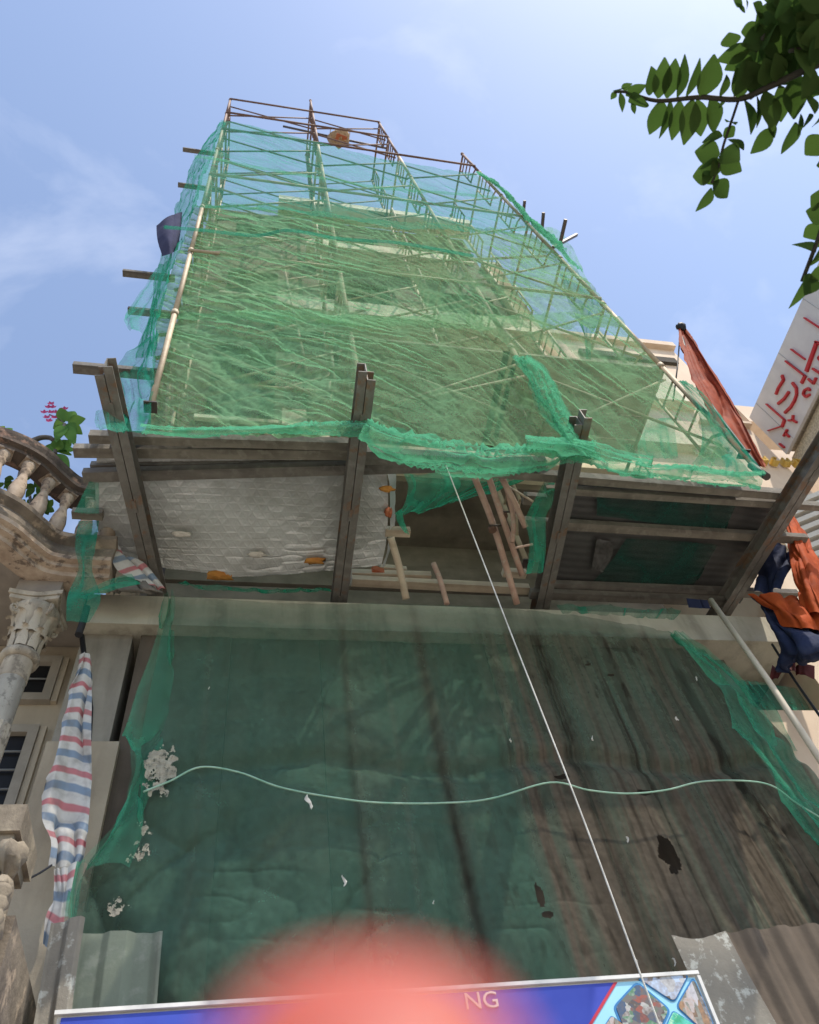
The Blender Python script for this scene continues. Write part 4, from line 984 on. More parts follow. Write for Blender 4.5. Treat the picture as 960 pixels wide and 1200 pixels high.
# tin panels at the foot
def corr(name, rows, label, m, nv=30, nu=90, pitch=.20, amp=.010):
    return tag(sheet(name, pxs(rows), nv, nu, M[m], lambda U, V, P: amp * np.clip(np.sin(U * 2 * math.pi / pitch) * 2.2, -1, 1) + .006 * fbm(U * 3, V * 3, 4), jag=.012), label, 'tin panel', 'tin fence panels at the foot of the net')
corr('tin_fence', [[(96, 1092, 3.40), (140, 1090, 3.40), (191, 1090, 3.40)], [(84, 1150, 3.40), (132, 1150, 3.40), (186, 1150, 3.40)], [(74, 1220, 3.40), (124, 1220, 3.40), (181, 1220, 3.40)]], 'pale ribbed tin panel behind the banner at the lower left', 'fence')
corr('tin_fence', [[(60, 1080, 3.34), (80, 1076, 3.34), (100, 1072, 3.34)], [(48, 1150, 3.34), (68, 1150, 3.34), (88, 1150, 3.34)], [(36, 1220, 3.34), (58, 1220, 3.34), (80, 1220, 3.34)]], 'narrow brown grey ribbed panel at the far lower left', 'fence_r', 30, 40, .12, .012)
corr('tin_fence', [[(787, 1095, 3.40), (818, 1098, 3.40), (850, 1089, 3.40)], [(812, 1150, 3.40), (848, 1152, 3.40), (880, 1146, 3.40)], [(846, 1225, 3.40), (886, 1225, 3.40), (922, 1220, 3.40)]], 'mottled grey tin panel with white paint flecks right of the banner', 'fence_r', 40, 60, .5, .002)
tag(sheet('ribbed_boarding', pxs([[(852, 1092, 3.42), (920, 1085, 3.42), (1010, 1080, 3.42)], [(905, 1200, 3.42), (980, 1200, 3.42), (1080, 1200, 3.42)], [(930, 1250, 3.42), (1010, 1250, 3.42), (1110, 1250, 3.42)]]), 40, 90, M['ply'], lambda U, V, P: .012 * np.clip(np.sin(U * 2 * math.pi / .16) * 1.5, -1, 1)), 'brown ribbed board panel at the lower right corner', 'board')

# ================================================================== BANNER
YB = 3.22
bl, br_ = at(68, 1188, YB), at(815, 1141, YB)
zt = (bl[2] + br_[2]) / 2; bx0, bx1 = bl[0], br_[0]; hb = .95
ban = thing('banner', ((bx0 + bx1) / 2, YB, zt - hb), 'blue site banner with a photo collage across the bottom of the view', 'banner')
MB().box(((bx0 + bx1) / 2, YB + .015, zt - hb / 2), (bx1 - bx0, .02, hb)).build('backing', M['banner_white'], ban)
def bp(x, y, dy=0.0):
    p = at(x, y, YB); return np.array([p[0], YB - dy, p[2]])
xm0, xm1 = bp(722, 1147)[0], bp(690, 1200)[0]
slope = (xm1 - xm0) / (bp(690, 1200)[2] - bp(722, 1147)[2])
zb = zt - hb + .02; ztt = zt - .016
cutx = lambda z, o=0: xm0 + o + slope * (z - bp(722, 1147)[2])
MB().prism([(bx0 + .015, YB, ztt), (cutx(ztt), YB, ztt), (cutx(zb), YB, zb), (bx0 + .015, YB, zb)], (0, -.004, 0)).build('blue_field', M['banner_blue'], ban)
MB().prism([(cutx(ztt), YB, ztt), (cutx(ztt, .016), YB, ztt), (cutx(zb, .016), YB, zb), (cutx(zb), YB, zb)], (0, -.006, 0)).build('red_stripe', M['banner_red'], ban)
MB().prism([(cutx(ztt, .016), YB, ztt), (bx1 - .012, YB, ztt), (bx1 - .012, YB, zb), (cutx(zb, .016), YB, zb)], (0, -.003, 0)).build('cyan_field', M['banner_cyan'], ban)
def rounded(poly, k=.16, n=4):
    out = []; m_ = len(poly)
    for i in range(m_):
        p, a, b = poly[i], poly[i - 1], poly[(i + 1) % m_]
        s0 = p + (a - p) * k; s1 = p + (b - p) * k
        for q in range(n + 1):
            t = q / n; out.append((1 - t) ** 2 * s0 + 2 * t * (1 - t) * p + t * t * s1)
    return out
tiles = [([(746, 1150), (786, 1184), (772, 1215), (728, 1205), (718, 1180)], 'photo_a'), ([(744, 1146), (808, 1142), (790, 1177)], 'photo_b'),
         ([(812, 1144), (838, 1205), (818, 1205), (791, 1180)], 'photo_c'), ([(788, 1184), (818, 1204), (800, 1226), (778, 1206)], 'photo_d'), ([(716, 1190), (736, 1205), (724, 1222), (704, 1208)], 'photo_c')]
for poly, m in tiles:
    P3 = [bp(*p) for p in poly]; cen = sum(P3) / len(P3)
    f = MB().prism(rounded([cen + (p - cen) * 1.0 for p in P3]), (0, -.0055, 0)).build('picture_frame', M['banner_line'], ban)
    q = MB().prism(rounded([cen + (p - cen) * .91 for p in P3]), (0, -.0085, 0)).build('picture', M[m], f)
for a, b in (((68, 1188), (815, 1141)),):
    MB().box(((bx0 + bx1) / 2, YB - .004, zt), (bx1 - bx0 + .02, .02, .014)).build('top_edge', M['banner_white'], ban)
MB().box((bx1 + .004, YB - .004, zt - hb / 2 - .01), (.014, .018, hb - .005)).build('side_edge', M['banner_white'], ban)
def text(body, size, ext, m, parent, loc, name='lettering', sx=1.0):
    cu = bpy.data.curves.new(name, 'FONT'); cu.body = body; cu.size = size; cu.extrude = ext; cu.resolution_u = 3
    t = bpy.data.objects.new(name, cu); COL.objects.link(t)
    dg = bpy.context.evaluated_depsgraph_get(); dg.update()
    me = bpy.data.meshes.new_from_object(t.evaluated_get(dg)); bpy.data.objects.remove(t)
    me.name = name
    o = bpy.data.objects.new(name, me); COL.objects.link(o); me.materials.clear(); me.materials.append(m)
    o.parent = parent; o.location = Vector(tuple(map(float, loc))) - (org(parent) if parent else Vector((0, 0, 0)))
    o.rotation_euler = (math.radians(90), 0, 0); o.scale = (sx, 1, 1)
    return o
p = bp(545, 1184)
text('NG', .085, .003, M['banner_white'], ban, (p[0], YB - .008, p[2]), sx=1.1)

# ================================================================== SCAFFOLD TUBES IN THE GAP
g = 'tubes leaning in the open gap of the platform'
for pts, r, m, tx in (([(553, 552, 2.75), (578, 615, 3.1), (606, 708, 3.55)], .024, 'tube_red', 'long rusty tube, first of the leaning tubes from the left'),
                      ([(568, 545, 2.7), (588, 605, 3.0), (612, 674, 3.4)], .022, 'tube_red', 'second leaning tube with a clamp halfway'),
                      ([(586, 545, 2.7), (597, 585, 2.9), (602, 610, 3.0), (600, 636, 3.1)], .018, 'tube_red', 'short bent tube among the leaning tubes'),
                      ([(588, 560, 2.75), (601, 585, 2.85), (616, 618, 3.0)], .022, 'tube_red', 'rightmost of the leaning tubes, ending at the net strip'),
                      ([(458, 630, 3.2), (468, 665, 3.4), (476, 702, 3.55)], .026, 'wood_pale', 'pale post beside the right edge of the foil'),
                      ([(508, 660, 3.5), (516, 680, 3.55), (524, 708, 3.6)], .02, 'tube_red', 'thin brown tube standing in the dark of the gap'),
                      ([(596, 570, 2.85), (625, 588, 2.85)], .008, 'wood_pale', 'short thin wire rod slanting between the leaning tubes and the net strip'),
                      ([(604, 642, 3.0), (624, 638, 3.0)], .008, 'tube_red', 'small rod end sticking out below the net strip')):
    tag(MB().tube(curve([at(*p) for p in pts], 12), r, 9).build('leaning_tube', M[m]), tx, 'tube', g)
for (x, y, Y, tx) in ((590, 604, 3.0, 'dark clamp on the second leaning tube'), (577, 620, 3.1, 'rusty clamp on the first leaning tube')):
    p = at(x, y, Y); t = thing('pipe_clamp', p, tx, 'clamp', 'clamps on the leaning tubes')
    MB().lathe([(.026, -.02), (.030, -.015), (.030, .015), (.026, .02)], p, 10).build('collar', M['tube_rust_shade'], t)
    MB().tube([p + np.array([-.03, -.03, 0]), p + np.array([.07, -.03, .01])], .008, 6).build('bolt', M['tube_dark'], t)
c = at(455, 600, 3.05)
tag(MB().blob(c, (.03, .03, .05), 5, .4).build('rusty_clamp', M['brick_scrap']), 'rusty clamp dangling at the right edge of the foil', 'clamp')

# ================================================================== TARPS
def tarp(name, rows, m, label, nv, nu, sd, amp=.05, wl=.07, cat='tarp', grp=None, vert=8):
    return tag(sheet(name, pxs(rows), nv, nu, M[m], lambda U, V, P: amp * ridge(U / wl + 1.2 * fbm(U * 3, V * 2, sd + 7), V / (wl * vert), sd) + amp * .5 * (fbm(U * 5, V * 2.5, sd + 3) - .5) + amp * .12 * (fbm(U * 22, V * 22, sd + 4) - .5), seed=sd), label, cat, grp)
tarp('striped_tarp', [[(99, 764, 3.44), (102, 764, 3.46), (106, 766, 3.46)], [(84, 815, 3.42), (95, 815, 3.46), (107, 818, 3.45)], [(68, 880, 3.40), (86, 882, 3.46), (105, 884, 3.44)], [(56, 930, 3.40), (78, 934, 3.46), (102, 938, 3.43)], [(50, 958, 3.40), (74, 964, 3.44), (100, 968, 3.42)], [(60, 985, 3.40), (78, 990, 3.43), (99, 992, 3.42)], [(57, 1014, 3.40), (74, 1015, 3.42), (93, 1010, 3.42)]], 'stripe', 'red white and blue striped tarp hanging in the gap between the houses', 160, 70, 3, .05, .055)
tarp('striped_tarp', [[(62, 1016, 3.41), (72, 1014, 3.40), (90, 1010, 3.41)], [(60, 1045, 3.41), (74, 1046, 3.38), (84, 1044, 3.4)], [(52, 1075, 3.41), (66, 1085, 3.38), (82, 1082, 3.4)], [(48, 1105, 3.41), (60, 1112, 3.38), (78, 1098, 3.4)]], 'stripe', 'lower knotted end of striped tarp beside the carved stone pedestal', 60, 40, 8, .03, .05, grp=None)
tarp('striped_tarp', [[(112, 622, 3.3), (122, 618, 3.35)], [(128, 648, 3.3), (150, 645, 3.35)], [(140, 670, 3.35), (172, 660, 3.4)], [(168, 682, 3.4), (194, 690, 3.45)]], 'stripe', 'crumpled scrap of striped tarp under the foot of the first beam', 60, 40, 13, .06, .06)
tarp('grey_cloth', [[(128, 678, 3.42), (168, 678, 3.42)], [(124, 690, 3.4), (180, 690, 3.4)], [(140, 698, 3.45), (198, 696, 3.45)]], 'wood_dark', 'dirty grey cloth stuffed on top of the beam at left', 30, 60, 17, .07, .05, 'cloth')
tarp('flag_cloth', [[(797, 384, 2.40), (799, 384, 2.42), (802, 388, 2.42)], [(800, 405, 2.38), (810, 404, 2.45), (818, 408, 2.42)], [(812, 440, 2.36), (826, 436, 2.46), (838, 440, 2.40)], [(830, 478, 2.34), (846, 474, 2.44), (860, 474, 2.38)], [(858, 518, 2.34), (868, 515, 2.42), (878, 510, 2.36)], [(884, 545, 2.36), (890, 546, 2.4), (895, 548, 2.36)]], 'flag', 'furled orange red cloth hanging from a black knot to the platform corner', 140, 50, 23, .03, .045, 'cloth', None, 18)
p = at(798, 383, 2.4)
tag(MB().blob(p, (.045, .04, .06), 4, .3).build('cloth_knot', M['black']), 'black knot tied at the top of the orange red cloth', 'knot')
tag(MB().tube(curve([at(797, 388, 2.44), at(812, 436, 2.42), at(836, 478, 2.4), at(892, 552, 2.38)], 20), .014, 6).build('black_rope', M['black']), 'black rope along the left edge of the orange red cloth', 'rope')
tag(MB().tube([at(797, 392, 2.42), at(794, 430, 2.5), at(789, 470, 2.6)], .007, 6).build('tie_wire', M['cable']), 'thin wire dropping from the black knot behind the net', 'wire')
tag(MB().tube([at(880, 545, 2.34), at(899, 559, 2.3)], .026, 8).build('tube_end', M['tube_dark']), 'dark tube end at the foot of the orange red cloth', 'tube')
tarp('blue_tarp', [[(183, 264, 2.5), (196, 254, 2.42), (214, 248, 2.5)], [(184, 280, 2.45), (198, 276, 2.36), (212, 274, 2.45)], [(189, 300, 2.5), (200, 297, 2.42), (210, 292, 2.5)]], 'tarp_purple', 'dusty blue tarp corner bulging out of the net at upper left', 40, 40, 31, .012, .2)
g = 'tarps bundled at the right end of the platform'
tarp('blue_tarp', [[(905, 632, 3.2), (935, 640, 3.2)], [(885, 660, 3.3), (925, 665, 3.15)], [(880, 690, 3.35), (915, 690, 3.2)]], 'tarp_blue', 'dark blue tarp stuffed behind the right end of the platform', 50, 50, 35, .09, .09, grp=g)
tarp('orange_tarp', [[(916, 606, 3.2), (924, 604, 3.12), (932, 604, 3.2)], [(922, 640, 3.15), (936, 636, 3.02), (950, 634, 3.15)], [(928, 680, 3.1), (950, 676, 2.95), (972, 672, 3.1)], [(940, 718, 3.1), (968, 716, 2.95), (996, 714, 3.1)]], 'tarp_orange', 'orange tarp strip hanging in front of the louvres', 70, 30, 38, .05, .06, grp=g)
tarp('orange_tarp', [[(876, 696, 3.3), (912, 694, 3.18), (975, 704, 3.15)], [(900, 712, 3.2), (932, 716, 3.05), (980, 720, 3.05)], [(914, 734, 3.2), (945, 736, 3.06), (985, 738, 3.05)]], 'tarp_orange', 'orange tarp fold lying on the blue bundle beside the beam end', 40, 50, 41, .05, .09, grp=g)
tarp('blue_tarp', [[(878, 698, 3.35), (890, 700, 3.3), (912, 722, 3.25), (950, 722, 3.2), (980, 720, 3.2)], [(892, 720, 3.35), (908, 735, 3.2), (930, 738, 3.1), (958, 738, 3.05), (990, 738, 3.0)], [(912, 752, 3.4), (918, 765, 3.25), (940, 770, 3.1), (965, 765, 3.05), (995, 765, 3.0)], [(905, 785, 3.45), (918, 785, 3.35), (940, 780, 3.3), (962, 775, 3.3), (995, 772, 3.3)]], 'tarp_blue', 'big navy tarp bundle hanging off the right end of the concrete beam', 90, 100, 44, .10, .09, grp=g, vert=3)
tarp('maroon_cloth', [[(905, 778, 3.5), (930, 776, 3.45), (955, 780, 3.45)], [(902, 792, 3.5), (930, 786, 3.45), (955, 796, 3.45)]], 'maroon', 'maroon cloth edge showing beneath the navy tarp bundle', 24, 50, 47, .05, .06, 'cloth', g)
tarp('blue_tarp', [[(805, 701, 3.35), (832, 704, 3.35)], [(808, 712, 3.4), (836, 714, 3.4)]], 'tarp_blue', 'small blue tarp scrap above the pipe on the beam', 20, 30, 50, .04, .06, grp=g)

# ================================================================== RIGHT NEIGHBOUR
pink = thing('cream_building', (5.0, 5, .12), 'cream pink building right of the scaffold with raised letters on its front', 'building')
YP = 3.72
pr = 5.72
ztop = 11.5
MB().box(((3.82 + pr) / 2, YP + 2.5, 9.55), (pr - 3.82, 5.0, ztop - 7.6)).build('front_block', M['pink'], pink)
MB().box(((4.16 + pr) / 2, YP + 2.55, 3.8), (pr - 4.16, 5.0, 7.5)).build('lower_block', M['pink'], pink)
MB().box((4.45, YP - .05, 8.62), (1.2, .12, .26)).build('cream_band', M['cream'], pink)
MB().box((4.5, YP - .06, 10.0), (1.3, .14, .9)).build('cream_band', M['cream'], pink)
lg = at(886, 502, YP)
MB().box((pr - .32, YP - .03, lg[2]), (.66, .08, .05)).build('ledge', M['pink'], pink)
MB().box((4.85, YP - .02, 11.02), (1.4, .06, .16)).build('painted_shadow_gap', M['dark_in'], pink)  # solid dark strip, the shade of a groove put into its colour
MB().box((4.76, YP + .02, ztop + .06), (1.96, .2, .13)).build('parapet', M['pink'], pink)
lp = at(893, 546, YP)
for i, ch in enumerate('ucum'):
    text(ch, .21, .035, M['gold'], pink, (lp[0] - .05 + i * .14, YP - .05, lp[2] - .02), 'letter')
lp = at(812, 533, YP)
for i, ch in enumerate('lllnu'):
    text(ch, .24, .03, M['white_letter'], pink, (lp[0] + i * .085, YP - .05, lp[2] - .02), 'letter')
# ochre flank wall standing forward of the house front
flank = thing('flank_wall', (3.66, 3.9, 7.6), 'ochre rendered flank wall beside the right edge of the house', 'wall')
MB().box((3.66, 3.92, 11.0), (.26, .5, 6.8)).build('pier', M['pink_side'], flank)
MB().box((3.66, 3.92, 14.45), (.32, .56, .1)).build('coping', M['cream'], flank)
# roof bit behind sign
p = at(874, 476, 4.4)
tag(MB().box((p[0] + .5, 5.2, p[2] - .25), (1.4, 1.6, .5)).build('roof_box', M['pink']), 'low pink roof box just behind the clinic sign', 'roof')
# projecting sign box
SX = 5.85
sg = thing('sign_box', (SX + 1.2, 2.3, 8.55), 'long white projecting sign box with red raised letters', 'sign')
pts = [atx(880, 485, SX), atx(924, 527, SX)]
sz1, sz0 = pts[0][2], pts[1][2]; sy1 = 3.70
MB().box((SX + .02, (sy1 + .3) / 2, (sz0 + sz1) / 2), (.04, sy1 - .3, sz1 - sz0)).build('face_panel', M['sign_white'], sg)
MB().box((SX + 1.55, (sy1 + .3) / 2, (sz0 + sz1) / 2 + .02), (3.0, sy1 - .32, sz1 - sz0 - .08)).build('pebble_underside', M['pebble'], sg)
MB().box((SX + .55, 3.3, sz0 - .10), (.9, .9, .22)).build('bracket', M['pebble'], sg)
for y in (.9, 1.55, 2.2, 2.85, 3.5):
    MB().box((SX - .002, y, (sz0 + sz1) / 2), (.005, .004, sz1 - sz0 - .02)).build('panel_joint', M['sign_seam'], sg)
zz = lambda u, v: atx(780 + u / 5.3333, 360 + v / 5.3333, SX - .014)
def stroke(lines, wd):
    for ln, w in zip(lines, wd):
        mb = MB(); P = [zz(*q) for q in ln]
        for i in range(len(P) - 1):
            mb.bar(P[i], P[i + 1], w * .62, .028, up=(1, 0, 0))
        mb.build('letter_stroke', M['sign_red'], sg)
stroke([[(630, 605), (745, 705)], [(745, 703), (728, 748)], [(732, 742), (640, 772)]], (.022, .05, .014))
stroke([[(793, 472), (818, 505), (820, 545), (806, 585), (782, 625), (745, 660)], [(772, 528), (742, 572), (703, 604)], [(728, 426), (738, 455), (705, 505), (690, 545)]], (.045, .045, .045))
stroke([[(750, 336), (872, 430)], [(874, 428), (850, 475)]], (.026, .055))
stroke([[(785, 262), (872, 326)]], (.022,))
stroke([[(948, 212), (880, 402)], [(935, 215), (985, 245)]], (.07, .02))
stroke([[(868, 66), (975, 136)]], (.022,))
stroke([[(738, 806), (762, 764)], [(749, 786), (774, 810)]], (.035, .035))
stroke([[(798, 674), (795, 706)], [(768, 708), (795, 705)], [(795, 705), (820, 720)]], (.035, .035, .035))
stroke([[(713, 853), (742, 877)]], (.03,))
stroke([[(903, 520), (893, 506), (868, 520), (860, 543), (878, 561), (902, 545)]], (.035,))
stroke([[(893, 448), (926, 478)], [(924, 480), (942, 440)]], (.035, .035))
stroke([[(920, 383), (975, 418)]], (.035,))
stroke([[(955, 318), (985, 345)], [(955, 318), (985, 290)]], (.035, .035))

# slatted louvre bay
lv = thing('louvre_bay', (5.6, 3.3, 4.6), 'cream slatted louvre bay below the sign at the right edge', 'louvre')
ang = math.atan2(3.97, -6.2)
dirv = np.array([math.cos(ang), math.sin(ang), 0]); 
slat0 = None
for k in range(11):
    a = at(902 + k * 1.5, 608 + k * 11.0, 3.75)
    if k == 0: zs = a[2]; base = a
    cen = np.array([base[0], base[1], zs - k * .115]) - dirv * .55
    if slat0 is None:
        mb = MB(); mb.bar(-dirv * .85, dirv * .62, .15, .058)
        slat0 = mb.build('slat', M['louvre'], lv, origin=(0, 0, 0)); slat0.location = Vector(tuple(cen)) - org(lv); slat_me = slat0.data
    else: put('slat', slat_me, lv, cen)
bk_ = base - dirv * .6
MB().bar((bk_[0] + .12 + dirv[0] * .6, bk_[1] + .16 + dirv[1] * .6, zs - .55), (bk_[0] + .12 - dirv[0] * .9, bk_[1] + .16 - dirv[1] * .9, zs - .55), .05, 1.5).build('back_panel', M['dark_in'], lv)
tag(MB().box((6.9, 4.35, 7.3), (2.2, .3, 4.7)).build('far_wall', M['pink']), 'pale pink wall behind the louvres below the sign', 'wall')
tag(MB().box((4.75, 4.0, 2.55), (2.3, .3, 4.9)).build('pink_wall', M['pink']), 'pale pink wall seen low at the right edge behind the pipe', 'wall')

# ================================================================== LEFT NEIGHBOUR
old = thing('old_house', (-2.2, 4.2, .12), 'old ornate house at left with a curved balcony and column', 'building')
MB().box((-3.03, 4.02, 2.85), (3.94, .12, 5.5)).build('front_wall', M['old_wall'], old)
MB().box((-3.03, 7.0, 5.7), (3.94, 6.0, .14)).build('roof_terrace', M['old_stone'], old)
plan = curve([(-.86, 3.36), (-1.0, 3.36), (-1.14, 3.355), (-1.26, 3.32), (-1.36, 3.22), (-1.46, 3.10), (-1.58, 3.02), (-1.74, 2.96), (-2.0, 2.91), (-2.5, 2.88), (-3.2, 2.88)], 46)
path = []
for i in range(len(plan)):
    t = plan[min(i + 1, len(plan) - 1)] - plan[max(i - 1, 0)]; t /= np.linalg.norm(t)
    n_ = np.array([-t[1], t[0]]);
    if n_[1] > 0: n_ = -n_
    path.append((plan[i][0], plan[i][1], n_[0], n_[1]))
bal = MB()
soff = [(x, y, 5.58) for x, y, _, _ in path] + [(-3.2, 3.955, 5.58), (-1.03, 3.955, 5.58), (-1.03, 3.7, 5.58), (-1.03, 3.5, 5.58)]
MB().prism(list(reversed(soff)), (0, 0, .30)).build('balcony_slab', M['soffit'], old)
MB().sweep(path, [(-.10, 5.56), (.03, 5.56), (.03, 5.60), (.065, 5.605), (.065, 5.64), (.10, 5.645), (.10, 5.68), (-.10, 5.68)]).build('cornice', M['baluster'], old)
MB().sweep(path, [(-.12, 5.682), (.06, 5.682), (.075, 5.74), (.055, 5.82), (.10, 5.86), (.10, 5.90), (-.12, 5.90)]).build('frieze', M['old_stone'], old)
rail = MB().sweep(path, [(-.09, 6.40), (.05, 6.40), (.05, 6.43), (.085, 6.44), (.085, 6.47), (.06, 6.48), (.075, 6.54), (.075, 6.575), (.03, 6.60), (-.09, 6.60)]).build('top_rail', M['rail_stone'], old)
prof = [(.045, 0), (.045, .03), (.03, .04), (.034, .07), (.050, .13), (.053, .18), (.044, .25), (.028, .33), (.024, .37), (.034, .385), (.034, .405), (.026, .42), (.044, .45), (.044, .50)]
b0 = MB().lathe(prof, (0, 0, 0), 14).build('baluster', M['baluster'], old, origin=(0, 0, 0)); bme = b0.data
acc = 0; last = None; k = 0
for i in range(1, len(path)):
    acc += math.hypot(path[i][0] - path[i - 1][0], path[i][1] - path[i - 1][1])
    if acc > .105 * (1.35 if k else .6):
        acc = 0; x, y, nx, ny = path[i]; loc = (x - nx * .0, y - ny * .0, 5.90)
        if k == 0: b0.location = Vector(loc) - org(old)
        else: put('baluster', bme, old, loc, random.uniform(0, 1))
        MB().box((x, y, 6.395), (.10, .10, .02), math.atan2(ny, nx)).build('baluster_cap', M['baluster'], old)
        k += 1
# column with carved capital
cx_, cy_ = at(45, 715, 3.5)[0], 3.5
col = thing('ornate_column', (cx_, cy_, .12), 'fluted plaster column with a carved leafy capital under the balcony', 'column')
zc = 5.10
MB().lathe([(.098, 0), (.092, zc - .22 - .12)], (cx_, cy_, .12), 28).build('shaft', M['col_stone'], col)
for k in range(10):
    a = 2 * math.pi * (k + .3) / 10
    MB().box((cx_ + .094 * math.cos(a), cy_ + .094 * math.sin(a), 2.35), (.016, .042, 4.35), a).build('fillet', M['col_stone'], col)
MB().lathe([(.092, 0), (.096, .01), (.096, .14), (.10, .15)], (cx_, cy_, zc - .26), 28).build('neck', M['col_stone'], col)
MB().lathe([(.10, 0), (.125, .012), (.13, .03), (.125, .05), (.105, .06)], (cx_, cy_, zc - .12), 28).build('ring', M['col_stone'], col)
MB().lathe([(.095, 0), (.10, .10), (.115, .2), (.15, .30), (.165, .34)], (cx_, cy_, zc - .06), 28).build('bell', M['col_stone'], col)
leaf = None
for row, (n, r0, z0, h, out) in enumerate(((8, .10, zc - .05, .15, .05), (8, .115, zc + .06, .16, .06))):
    for k in range(n):
        a = 2 * math.pi * (k + .5 * row) / n
        ca, sa = math.cos(a), math.sin(a); mb = MB(); w = .036
        vs = []; fs = []
        for i in range(6):
            t = i / 5; r = r0 + out * t ** 2.2; z = z0 + h * math.sin(t * 2.0) / math.sin(1.57) * .95; ww = w * (1 - .55 * t) * (1 + .25 * math.sin(t * 14))
            for s_ in (-1, 0, 1):
                rr = r + (.014 if s_ == 0 else 0)
                vs.append((cx_ + rr * ca - s_ * ww * sa, cy_ + rr * sa + s_ * ww * ca, z))
        for i in range(5):
            for j in range(2): fs.append((i * 3 + j, i * 3 + j + 1, i * 3 + j + 4, i * 3 + j + 3))
        mb.add(vs, fs, True).build('acanthus_leaf', M['col_stone'], col)
for k in range(4):
    a = math.pi / 4 + k * math.pi / 2
    ca, sa = math.cos(a), math.sin(a)
    mb = MB(); pts = []
    for i in range(26):
        t = i / 25; th = t * 3.6 * math.pi; r = .042 * (1 - .8 * t)
        pts.append((cx_ + (.165 + r * math.cos(th + 1.4)) * ca, cy_ + (.165 + r * math.cos(th + 1.4)) * sa, zc + .24 + r * math.sin(th + 1.4)))
    mb.tube(pts, [.013 - .006 * i / 25 for i in range(26)], 6).build('volute', M['col_stone'], col)
col.scale = (.84, .84, 1)
ab = MB(); out = []
for k in range(4):
    a0 = math.pi / 4 + k * math.pi / 2
    for i in range(8):
        t = i / 8; A0 = np.array([math.cos(a0), math.sin(a0)]) * .235; A1 = np.array([math.cos(a0 + math.pi / 2), math.sin(a0 + math.pi / 2)]) * .235
        q = A0 + (A1 - A0) * t; q = q * (1 - .16 * math.sin(math.pi * t)); out.append((cx_ + q[0], cy_ + q[1], zc + .29))
ab.prism(out, (0, 0, .03)); ab.prism([((x - cx_) * 1.08 + cx_, (y - cy_) * 1.08 + cy_, z + .032) for x, y, z in out], (0, 0, .035))
ab.build('abacus', M['col_stone'], col)
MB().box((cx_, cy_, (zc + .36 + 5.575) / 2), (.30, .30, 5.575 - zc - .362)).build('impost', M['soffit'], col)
# windows with grilles
def window(x0, x1, z0, z1, ncol, nrow):
    yw = 3.96
    f = MB(); t = .055
    f.box(((x0 + x1) / 2, yw - .02, z1 + t / 2), (x1 - x0 + 2 * t, .06, t)); f.box(((x0 + x1) / 2, yw - .02, z0 - t / 2), (x1 - x0 + 2 * t, .06, t))
    f.box((x0 - t / 2, yw - .02, (z0 + z1) / 2), (t, .06, z1 - z0)); f.box((x1 + t / 2, yw - .02, (z0 + z1) / 2), (t, .06, z1 - z0))
    w = f.build('window', M['frame_grey'], old)
    MB().box(((x0 + x1) / 2, yw - .006, (z0 + z1) / 2), (x1 - x0, .008, z1 - z0)).build('pane', M['pane'], w)
    MB().box((x1 + t + .02, yw - .012, (z0 + z1) / 2), (.035, .045, z1 - z0 + 2 * t)).build('frame', M['old_wall'], w)
    for i in range(1, nrow): MB().tube([(x0, yw - .03, z0 + (z1 - z0) * i / nrow), (x1, yw - .03, z0 + (z1 - z0) * i / nrow)], .007, 6).build('bar', M['bar'], w)
    for i in range(1, ncol): MB().tube([(x0 + (x1 - x0) * i / ncol, yw - .036, z0), (x0 + (x1 - x0) * i / ncol, yw - .036, z1)], .006, 6).build('bar', M['bar'], w)
a = at(66, 782, 3.96); b = at(55, 818, 3.96)
window(a[0] - .62, a[0] - .02, b[2], a[2], 2, 2)
a = at(40, 864, 3.96)
window(a[0] - .60, a[0] - .03, a[2] - .75, a[2], 2, 6)
# stone pedestal and railing of the lower balcony
ped = thing('stone_pedestal', at(15, 1200, 2.9) * np.array([1, 1, 0]) + np.array([0, 0, 2.2]), 'carved stone pedestal block at the lower left edge', 'pedestal')
p = at(14, 965, 2.9); px_, pz_ = p[0] - .10, p[2]
for k, (w, z0, h) in enumerate(((.34, -.11, .11), (.30, -.15, .038), (.26, -.34, .188), (.30, -.38, .038), (.25, -.50, .118), (.29, -.55, .048), (.24, -.95, .398))):
    MB().box((px_, 2.95, pz_ + z0 + h / 2), (w, w, h)).build(('cap', 'moulding', 'carved_block', 'moulding', 'carved_block', 'moulding', 'base_block')[k], M['ped'], ped)
for k in range(3):
    MB().blob((px_ + .16, 2.80, pz_ - .2 - .13 * k), (.05, .05, .06), 3 + k, .45, 12, 8).build('carved_scroll', M['ped'], ped)
MB().box((px_ + .20, 3.22, pz_ - 1.33), (.03, .7, 1.9)).build('side_wall', M['old_stone'], ped)  # dark stone puts the shadow beside the pedestal into this wall's colour
g = 'twisted stone balusters at lower left'
tw = [(.022, 0)]
for k in range(11): tw += [(.024, .02 + k * .045), (.034, .04 + k * .045), (.024, .06 + k * .045)]
for k in range(2):
    q = at(5, 1035, 2.75)
    tag(MB().lathe(tw, (q[0] - .0 - k * .10, 2.75 - k * .02, q[2] - .52), 14).build('stone_baluster', M['ped']), ('ringed stone baluster nearest the carved pedestal', 'ringed stone baluster further left of the carved pedestal')[k], 'baluster', g)

